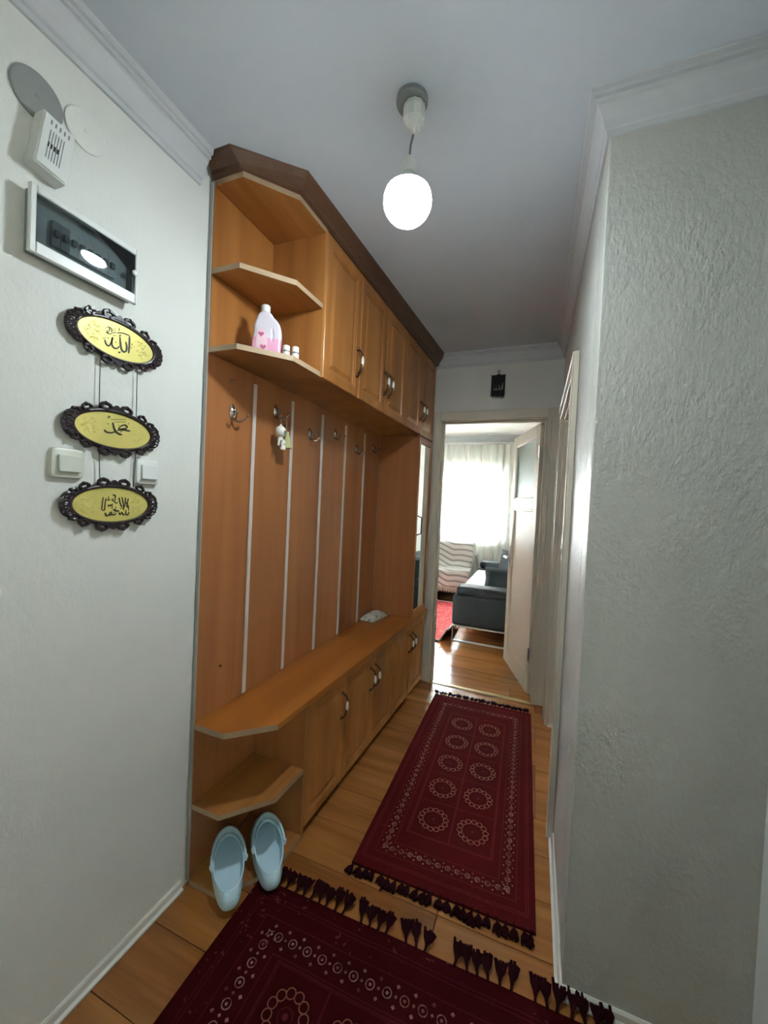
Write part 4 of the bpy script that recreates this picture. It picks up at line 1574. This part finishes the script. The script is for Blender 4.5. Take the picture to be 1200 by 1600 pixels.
for (ya_, za_, yb_, zb_) in ((0.667, 1.745 - 0.062, 0.668, 1.508 + 0.050), (0.766, 1.745 - 0.056, 0.768, 1.508 + 0.046), (0.671, 1.508 - 0.055, 0.676, 1.310 + 0.052), (0.770, 1.508 - 0.050, 0.766, 1.310 + 0.050)):
    c_ = MB(); c_.tube([(PX - 0.003, ya_, za_), (PX - 0.003, yb_, zb_)], 0.0011, 6)
    c_.build('cord', M['cord'], wh)

# light switches
def light_switch(yc, zc_, label, mat, hw=0.0375, hh=0.0365):
    t = local_thing('light_switch', (XL + 0.0006, yc, zc_), label, 'light switch', 'light switches beside the plaques')
    p_ = MB()
    st = [(1.0, 0.0), (1.0, 0.005), (0.94, 0.011), (0.82, 0.013)]
    rr = []
    for s_, d_ in st:
        ring = []
        for k in range(24):
            a = 2 * PI * k / 24
            c, q = math.cos(a), math.sin(a)
            e = 0.28
            ring.append((d_, hw * s_ * (abs(c) ** e) * (1 if c > 0 else -1), hh * s_ * (abs(q) ** e) * (1 if q > 0 else -1)))
        rr.append(ring)
    p_.rings(rr)
    p_.build('plate', mat, t, smooth=0.5)
    k_ = MB()
    k_.prism([(0.0132, 0.020), (0.018, 0.020), (0.0215, -0.020), (0.0132, -0.020)], lambda a, b_, t_: (a, t_, b_ - 0.001), -0.024, 0.024)
    k_.build('rocker', mat, t, bevel=0.0012)
    return t


light_switch(0.601, 1.408, 'yellowed white light switch to the left of the hanging plaques', M['cream_plastic'])
light_switch(0.809, 1.406, 'clean white light switch to the right of the hanging plaques', M['white_plastic'])

# fuse box
fb = thing('fuse_box', (XL, 0.62, 1.85), 'white fuse box with smoked clear lid above the calligraphy plaques', 'fuse box')
y0, y1, z0, z1, xd = 0.500, 0.741, 1.851, 1.996, 0.036
b = MB()
b.box(XL + 0.0005, XL + 0.004, y0 + 0.008, y1 - 0.008, z0 + 0.008, z1 - 0.008)
b.box(XL + 0.004, XL + xd - 0.012, y0 + 0.006, y0 + 0.010, z0 + 0.006, z1 - 0.006); b.box(XL + 0.004, XL + xd - 0.012, y1 - 0.010, y1 - 0.006, z0 + 0.006, z1 - 0.006)
b.box(XL + 0.004, XL + xd - 0.012, y0 + 0.010, y1 - 0.010, z0 + 0.006, z0 + 0.010); b.box(XL + 0.004, XL + xd - 0.012, y0 + 0.010, y1 - 0.010, z1 - 0.010, z1 - 0.006)
b.build('housing', M['grey_plastic'], fb)
b = MB()
fl_, ft, fb_ = 0.012, 0.016, 0.026
xa, xb = XL + xd - 0.012, XL + xd
b.box(xa, xb, y0, y0 + fl_, z0, z1); b.box(xa, xb, y1 - 0.006, y1, z0, z1)
b.box(xa, xb, y0 + fl_, y1 - 0.006, z0, z0 + fb_); b.box(xa, xb, y0 + fl_, y1 - 0.006, z1 - ft, z1)
b.build('frame', M['white_plastic'], fb, bevel=0.002)
lid = MB()
la, lb_, lc, ld = y0 + fl_ + 0.0003, y1 - 0.0063, z0 + fb_ + 0.0003, z1 - ft - 0.0003
gr_ = []
for off in (0.0, -0.0012):
    g = []
    for j_ in range(9):
        v_ = j_ / 8 * 2 - 1
        g.append(lid.add([(xb - 0.0055 + 0.0025 * (1 - v_ * v_) + 0.0035 * (1 - (i_ / 8 - 1) ** 2) + 0.0012 * v_ + off, la + (lb_ - la) * i_ / 16, lc + (ld - lc) * j_ / 8) for i_ in range(17)]))
    gr_.append(g)
for q_, g in enumerate(gr_):
    for j_ in range(8):
        for i_ in range(16):
            f_ = [g[j_] + i_, g[j_] + i_ + 1, g[j_ + 1] + i_ + 1, g[j_ + 1] + i_]
            lid.face(f_ if q_ == 0 else list(reversed(f_)))
A_, B_ = gr_
for i_ in range(16):
    lid.face([A_[0] + i_, B_[0] + i_, B_[0] + i_ + 1, A_[0] + i_ + 1]); lid.face([A_[8] + i_, A_[8] + i_ + 1, B_[8] + i_ + 1, B_[8] + i_])
for j_ in range(8):
    lid.face([A_[j_], A_[j_ + 1], B_[j_ + 1], B_[j_]]); lid.face([A_[j_] + 16, B_[j_] + 16, B_[j_ + 1] + 16, A_[j_ + 1] + 16])
lid.build('lid', M['smoked_lid'], fb, smooth=0.8)
b = MB(); b.box(XL + 0.006, XL + 0.010, y0 + 0.014, y1 - 0.014, z0 + 0.014, z1 - 0.014); b.build('cover_plate', M['white_plastic'], fb)
for k in range(8):
    yk = y0 + 0.050 + k * 0.0178
    br = MB(); br.box(XL + 0.0105, XL + 0.019, yk, yk + 0.0168, z0 + 0.045, z0 + 0.100); bo_ = br.build('breaker', M['grey_plastic'] if k < 2 else M['white_plastic'], fb)
    tg = MB(); tg.box(XL + 0.0192, XL + 0.025, yk + 0.004, yk + 0.013, z0 + 0.066, z0 + 0.080); tg.build('toggle', M['black_plastic'], bo_)
lt = MB(); lt.lathe([(0.0075, 0.0), (0.0075, 0.004), (0.004, 0.006)], (xb + 0.0002, y1 - 0.010, 1.930), 12, 'X'); lt.build('latch', M['white_plastic'], fb)

# gas detector
gd = local_thing('gas_detector', (XL + 0.0006, 0.540, 2.098), 'white plastic gas alarm box with slotted front mounted above the fuse box', 'detector')
gd.rotation_euler.x = math.radians(-8)
b = MB(); b.box(0, 0.036, -0.030, 0.034, -0.062, 0.062); b.build('case', M['white_plastic'], gd, bevel=0.003, seg=2)
b = MB(); b.box(0.0362, 0.039, -0.027, 0.031, -0.059, 0.059); face = b.build('cover', M['white_plastic'], gd, bevel=0.0015)
b = MB()
for k in range(6):
    yk = -0.013 + k * 0.0052
    b.box(0.0391, 0.0396, yk, yk + 0.0016, -0.038, 0.028)
for k in range(5):
    yk = -0.015 + k * 0.0085
    b.box(0.0391, 0.0396, yk, yk + 0.0028, 0.040, 0.050)
b.build('vent_slots', M['grey_plastic'], face)
b = MB()
for k in range(4):
    b.box(0.0397, 0.0402, -0.0132 + k * 0.006, -0.0105 + k * 0.006, -0.012, -0.001)
b.build('display', M['black_plastic'], face)

# round blanking covers
for (yc, zz, r_, mt, lbl) in ((0.524, 2.203, 0.050, M['grey_disc'], 'round grey cover disc on the wall above the gas alarm'), (0.622, 2.215, 0.046, M['wall'], 'round white painted cover disc on the wall beside the grey disc')):
    t = local_thing('cover_disc', (XL + 0.0006, yc, zz), lbl, 'cover', 'round junction box covers')
    b = MB(); b.lathe([(r_, 0), (r_, 0.0035), (r_ - 0.003, 0.005), (0.001, 0.0056)], (0, 0, 0), 40, 'X'); b.build('disc', mt, t, smooth=0.4)
    b = MB(); b.lathe([(0.005, 0.0056), (0.0045, 0.0066), (0.001, 0.007)], (0, 0, 0), 12, 'X'); b.build('screw_cap', mt, t, smooth=0.5)

# ---------------------------------------------------------------- ceiling lamp
LXc, LYc = -0.368, 1.017
zt = zc(LYc)
lp = local_thing('ceiling_lamp', (LXc, LYc, zt - 0.0006), 'bare glowing white bulb on a short pendant cord from the ceiling', 'ceiling lamp')
b = MB(); b.lathe([(0.043, 0.0), (0.043, -0.010), (0.040, -0.015), (0.010, -0.016)], (0, 0, 0), 28); b.build('ceiling_rose', M['grey_plastic'], lp, smooth=0.5)
b = MB(); b.lathe([(0.029, -0.0165), (0.031, -0.030), (0.031, -0.058), (0.020, -0.074), (0.009, -0.080), (0.007, -0.092)], (0.006, 0.004, 0), 10); b.build('terminal_cup', M['white_plastic'], lp)
b = MB(); b.tube([(0.006, 0.004, -0.092), (0.001, 0.001, -0.120), (0, 0, -0.150)], 0.0032, 8); b.build('cord', M['grey_plastic'], lp)
b = MB(); b.lathe([(0.006, -0.150), (0.010, -0.158), (0.019, -0.166), (0.0195, -0.196), (0.018, -0.200)], (0, 0, 0), 16); b.build('bulb_holder', M['white_plastic'], lp, smooth=0.6)
R0, zb0 = 0.066, -0.272
b = MB()
b.lathe([(0.016, -0.2005), (0.022, -0.208), (0.036, -0.226), (0.050, -0.239), (0.0595, -0.2475)], (0, 0, 0), 24, cap1=False)
b.build('bulb_collar', M['white_plastic'], lp, smooth=0.7)
pr = []
for k in range(12):
    a = math.radians(24 - k * 10.2)
    pr.append((R0 * math.cos(a), zb0 + R0 * 0.90 * math.sin(a)))
pr.append((0.001, zb0 - R0 * 0.90))
b = MB(); b.lathe(pr, (0, 0, 0), 24)
b.build('bulb', M['bulb'], lp, smooth=1.0)

# ---------------------------------------------------------------- small pennant above the far door
pn = thing('pennant', (-0.296, YF, 2.15), 'small black fringed pennant with pale calligraphy hung above the living room doorway', 'pennant')
x0, x1, z0, z1, yy = -0.345, -0.248, 2.165, 2.305, YF - 0.006
b = MB()
rr = []
for k in range(9):
    x = x0 + (x1 - x0) * k / 8
    w_ = 0.0015 * math.sin(k * 1.3)
    rr.append([(x, yy - 0.001 + w_, z0), (x, yy + 0.001 + w_, z0), (x, yy + 0.001 + w_, z1), (x, yy - 0.001 + w_, z1)])
b.rings(rr); b.build('cloth', M['black_cloth'], pn)
b = MB(); b.tube([(x0 - 0.004, yy, z1 + 0.002), (x1 + 0.004, yy, z1 + 0.002)], 0.003, 8)
b.tube([(-0.296, yy, z1 + 0.003), (-0.296, yy, z1 + 0.022)], 0.002, 6)
b.prism([(-0.316, z1 + 0.003), (-0.276, z1 + 0.003), (-0.290, z1 + 0.011), (-0.302, z1 + 0.011)], XZp, yy - 0.0015, yy + 0.0015)
b.tube([(-0.296 + 0.008 * math.cos(a * PI / 6), yy, z1 + 0.030 + 0.008 * math.sin(a * PI / 6)) for a in range(12)], 0.002, 6, closed=True)
b.build('hanger', M['black_plastic'], pn)
b = MB()
rnd = random.Random(4)
for k in range(24):
    x = x0 + (x1 - x0) * (k + 0.5) / 24
    ln = rnd.uniform(0.008, 0.030)
    b.tube([(x, yy, z0 + 0.001), (x + rnd.uniform(-.003, .003), yy - 0.001, z0 - ln)], [0.0020, 0.0010], 5)
b.build('fringe', M['black_cloth'], pn)['kind'] = 'stuff'
# the same word as on the top plaque, simplified (y on the plaque -> x here)
pts = []
for w_, ps in STROKES[1][:5]:
    if ps is STROKES[1][1][1]:
        continue
    pts.append((2.6, [(-0.292 + (a - 0.711) * 0.95, 2.225 + (c - 1.745) * 1.0) for a, c in ps]))
pts.append((2.0, [(-0.322, 2.232), (-0.314, 2.236)]))
strokes_mesh(pts, lambda a_, b_, t_: (a_, yy - 0.0022 - t_, b_), 0.00075).build('calligraphy', M['silver_ink'], pn)

# ---------------------------------------------------------------- living room
# curtain
cu = thing('curtain', (-1.3, 6.16, 0.03), 'sheer white pleated curtain hanging across the bright living room window', 'curtain')
mb = MB()
NX, NZ = 420, 6
x0, x1 = LX0 + 0.05, LX1 - 0.04
rows = []
for j in range(NZ + 1):
    z_ = 0.03 + (2.335 - 0.03) * j / NZ
    row = []
    for i in range(NX + 1):
        x = x0 + (x1 - x0) * i / NX
        y_ = 6.165 + 0.022 * math.sin(x * 58) + 0.016 * math.sin(x * 23 + 1.3) + 0.006 * math.sin(x * 131 + z_ * 2)
        row.append((x, y_, z_))
    rows.append(row)
ids = [mb.add(r) for r in rows]
for j in range(NZ):
    for i in range(NX):
        mb.face([ids[j] + i, ids[j] + i + 1, ids[j + 1] + i + 1, ids[j + 1] + i])
mb.build('sheer', M['curtain'], cu, smooth=1.5)
b = MB(); b.box(LX0 + 0.03, LX1 - 0.03, 6.14, 6.20, 2.340, 2.362)
b.build('rail', M['pvc'], cu)


def rbox(name, parent, mat, x0, x1, y0, y1, z0, z1, bv=0.04, seg=4):
    return MB().box(x0, x1, y0, y1, z0, z1).build(name, mat, parent, bevel=bv, seg=seg, smooth=0.9)


# dark sofa along the right wall
sf = thing('sofa', (-0.25, 4.85, 0), 'charcoal upholstered sofa on a chrome sled base behind the open door', 'sofa')
SX0, SX1, SY0, SY1 = -0.735, 0.18, 3.90, 5.86
rbox('seat_base', sf, M['dark_sofa'], SX0 + 0.03, SX1 - 0.02, SY0 + 0.20, SY1 - 0.20, 0.165, 0.385, 0.03)
rbox('seat_cushion', sf, M['dark_sofa'], SX0 + 0.02, SX1 - 0.24, SY0 + 0.24, SY1 - 0.22, 0.388, 0.470, 0.03)
rbox('backrest', sf, M['dark_sofa'], SX1 - 0.22, SX1 - 0.01, SY0 + 0.22, SY1 - 0.22, 0.388, 0.72, 0.05)
rbox('armrest', sf, M['dark_sofa'], SX0, SX1 - 0.02, SY0, SY0 + 0.20, 0.165, 0.475, 0.035)
rbox('arm_pad', sf, M['dark_sofa'], SX0 + 0.035, SX1 - 0.02, SY0 - 0.005, SY0 + 0.215, 0.470, 0.560, 0.035)
rbox('armrest', sf, M['dark_sofa'], SX0, SX1 - 0.02, SY1 - 0.20, SY1, 0.165, 0.500, 0.035)
rbox('arm_pad', sf, M['dark_sofa'], SX0 + 0.035, SX1 - 0.02, SY1 - 0.215, SY1 + 0.005, 0.495, 0.60, 0.035)
for yy_ in (SY0 + 0.03, SY1 - 0.03):
    b = MB()
    for (p_, q_) in (((SX0 + 0.004, 0.006), (SX1 - 0.06, 0.006)), ((SX0 + 0.004, 0.156), (SX1 - 0.06, 0.156))):
        b.box(p_[0], q_[0], yy_ - 0.018, yy_ + 0.018, p_[1] - 0.005, p_[1] + 0.006)
    b.box(SX0 + 0.004, SX0 + 0.014, yy_ - 0.012, yy_ + 0.012, 0.012, 0.151)
    b.box(SX1 - 0.07, SX1 - 0.06, yy_ - 0.012, yy_ + 0.012, 0.012, 0.151)
    b.build('sled_leg', M['satin_white'], sf, bevel=0.002)

# white cover on the seat
wc = thing('seat_cover', (-0.6, 4.85, 0.472), 'white cotton seat cover spread on the charcoal sofa', 'seat cover')
mb = MB(); mb.box(SX0 + 0.025, SX1 - 0.30, SY0 + 0.26, SY1 - 0.26, 0.472, 0.484)
mb.build('cloth', M['white_cloth'], wc, bevel=0.004, seg=2)


def cushion(name, loc, w_, h_, d_, rot, label, mat):
    t = local_thing(name, loc, label, 'cushion', 'cushions on the charcoal sofa')
    t.rotation_euler = rot
    mb = MB()
    n = 12
    for sgn in (1, -1):
        ids = []
        for j in range(n + 1):
            row = []
            for i in range(n + 1):
                u, v = i / n * 2 - 1, j / n * 2 - 1
                e = (max(0, 1 - u ** 4) * max(0, 1 - v ** 4)) ** 0.5
                pin = 1 - 0.06 * (1 - abs(u * v)) * max(abs(u), abs(v)) ** 4
                row.append((u * w_ / 2 * pin, sgn * d_ / 2 * e, h_ / 2 + v * h_ / 2 * pin))
            ids.append(mb.add(row))
        for j in range(n):
            for i in range(n):
                q = [ids[j] + i, ids[j] + i + 1, ids[j + 1] + i + 1, ids[j + 1] + i]
                mb.face(q if sgn < 0 else list(reversed(q)))
    o = mb.build('cover', mat, t, smooth=1.2)
    bm = bmesh.new(); bm.from_mesh(o.data); bmesh.ops.remove_doubles(bm, verts=bm.verts, dist=0.0004); bm.to_mesh(o.data); bm.free()
    return t


cushion('cushion', (-0.255, 4.31, 0.486), 0.44, 0.250, 0.10, (math.radians(6), 0, 0), 'dark slate cushion propped against the near arm of the charcoal sofa', M['dark_cushion'])
M['pale_cushion'] = plain('grey_slate_cushion_cloth', (0.085, 0.10, 0.112), 0.8, bumps=(260, 0.2, 0.001))
cushion('cushion', (-0.285, 5.02, 0.490), 0.30, 0.35, 0.11, (math.radians(-8), math.radians(6), math.radians(-24)), 'paler slate cushion tilted farther back on the charcoal sofa', M['pale_cushion'])

# sofa under the window and its striped throw
ws = thing('window_sofa', (-1.6, 5.8, 0), 'dark brown sofa under the window, mostly hidden by a striped throw', 'sofa')
AX0, AX1 = -2.75, -0.86
rbox('seat', ws, M['brown_dark'], AX0, AX1, 5.53, 5.99, 0.09, 0.44, 0.03)
rbox('backrest', ws, M['brown_dark'], AX0, AX1 + 0.02, 5.86, 6.08, 0.445, 0.81, 0.05)
for x_ in (AX0 + 0.08, AX1 - 0.08):
    for y_ in (5.58, 5.95):
        MB().lathe([(0.018, 0.001), (0.024, 0.088)], (x_, y_, 0), 10).build('leg', M['brown_dark'], ws)

th = thing('throw', (-1.5, 5.7, 0.45), 'cream and grey striped fringed throw draped over the window sofa', 'throw')
prof = [(6.090, 0.62), (6.090, 0.80), (6.06, 0.835), (5.99, 0.842), (5.90, 0.835), (5.855, 0.80), (5.83, 0.68), (5.81, 0.56), (5.785, 0.480), (5.72, 0.458), (5.62, 0.455), (5.545, 0.452), (5.515, 0.430), (5.508, 0.33), (5.502, 0.215)]
mb = MB()
arc = [0.0]
for a, c in zip(prof, prof[1:]):
    arc.append(arc[-1] + math.hypot(c[0] - a[0], c[1] - a[1]))
NXt = 40
tx0, tx1 = -2.45, AX1 + 0.03
uvs = []
rows = []
for k, (py, pz) in enumerate(prof):
    row, uvr = [], []
    for i in range(NXt + 4):
        if i <= NXt:
            x = tx0 + (tx1 - tx0) * i / NXt
            dz, dy = 0.004 * math.sin(i * 0.9 + k), 0.004 * math.sin(i * 0.7 + k * 0.5)
        else:
            q = i - NXt
            x = tx1 + (0.008, 0.016, 0.03)[q - 1]
            dz, dy = -(0.05, 0.12, 0.20)[q - 1] * (1 if pz > 0.42 else 0.3), 0.0
        row.append((x, py + dy, max(0.20, pz + dz)))
        uvr.append((x, arc[k] + min(0.16, 0.5 * max(0.0, -1.13 - x)) + 0.008 * math.sin(x * 11)))
    rows.append(row); uvs.append(uvr)
ids = [mb.add(r) for r in rows]
quv = []
for j in range(len(prof) - 1):
    for i in range(NXt + 3):
        mb.face([ids[j] + i, ids[j] + i + 1, ids[j + 1] + i + 1, ids[j + 1] + i])
o = mb.build('cloth', M['throw'], th, smooth=1.4)
flat = [c for r in uvs for c in r]
ul = o.data.uv_layers.new(name='UVMap')
for lp_ in o.data.loops:
    ul.data[lp_.index].uv = flat[lp_.vertex_index]
b = MB()
rnd = random.Random(11)
for k in range(150):
    x = -1.95 + (tx1 + 1.95) * k / 149
    ln = rnd.uniform(0.06, 0.085)
    b.tube([(x, 5.500, 0.216), (x + rnd.uniform(-.006, .006), 5.494, 0.216 - ln)], [0.0035, 0.0022], 4)
b.build('fringe', M['cream_yarn'], th)['kind'] = 'stuff'

# red rug, its right front corner riding up on the sofa leg
rr_ = thing('living_rug', (-1.5, 4.7, 0), 'bright red patterned rug with pale edging on the living room floor', 'rug')
mb = MB(); eb = MB()


def rug_z(x, y):
    k = max(0.0, min(1.0, (x + 0.842) / 0.092)) * max(0.0, min(1.0, (4.35 - y) / 0.4))
    k = k * k * (3 - 2 * k)
    return 0.008 + 0.125 * k


xs = [-2.6 + 1.6 * i / 10 for i in range(10)] + [-1.0 + 0.255 * i / 16 for i in range(17)]
ysr = [3.835 + 0.6 * j / 12 for j in range(12)] + [4.435 + 1.02 * j / 8 for j in range(9)]
ids = [mb.add([(x, y + 0.0 * x, rug_z(x, y)) for x in xs]) for y in ysr]
low = [mb.add([(x, y, rug_z(x, y) - 0.006) for x in xs]) for y in ysr]
nx, ny = len(xs), len(ysr)
for j in range(ny - 1):
    for i in range(nx - 1):
        mb.face([ids[j] + i, ids[j] + i + 1, ids[j + 1] + i + 1, ids[j + 1] + i])
        mb.face([low[j] + i, low[j + 1] + i, low[j + 1] + i + 1, low[j] + i + 1])
for i in range(nx - 1):
    mb.face([ids[0] + i, low[0] + i, low[0] + i + 1, ids[0] + i + 1]); mb.face([ids[-1] + i, ids[-1] + i + 1, low[-1] + i + 1, low[-1] + i])
for j in range(ny - 1):
    mb.face([ids[j], ids[j + 1], low[j + 1], low[j]]); mb.face([ids[j] + nx - 1, low[j] + nx - 1, low[j + 1] + nx - 1, ids[j + 1] + nx - 1])
mb.build('pile', M['red_rug'], rr_, smooth=0.8)
eb.tube([(x, 3.829, rug_z(x, 3.835) + 0.002) for x in xs], 0.0085, 6)
eb.tube([(xs[-1] + 0.004, y, rug_z(xs[-1], y) + 0.002) for y in ysr], 0.0085, 6)
eb.tube([(x, 5.462, 0.0075) for x in xs], 0.0065, 6)
eb.build('binding', M['white_cloth'], rr_)
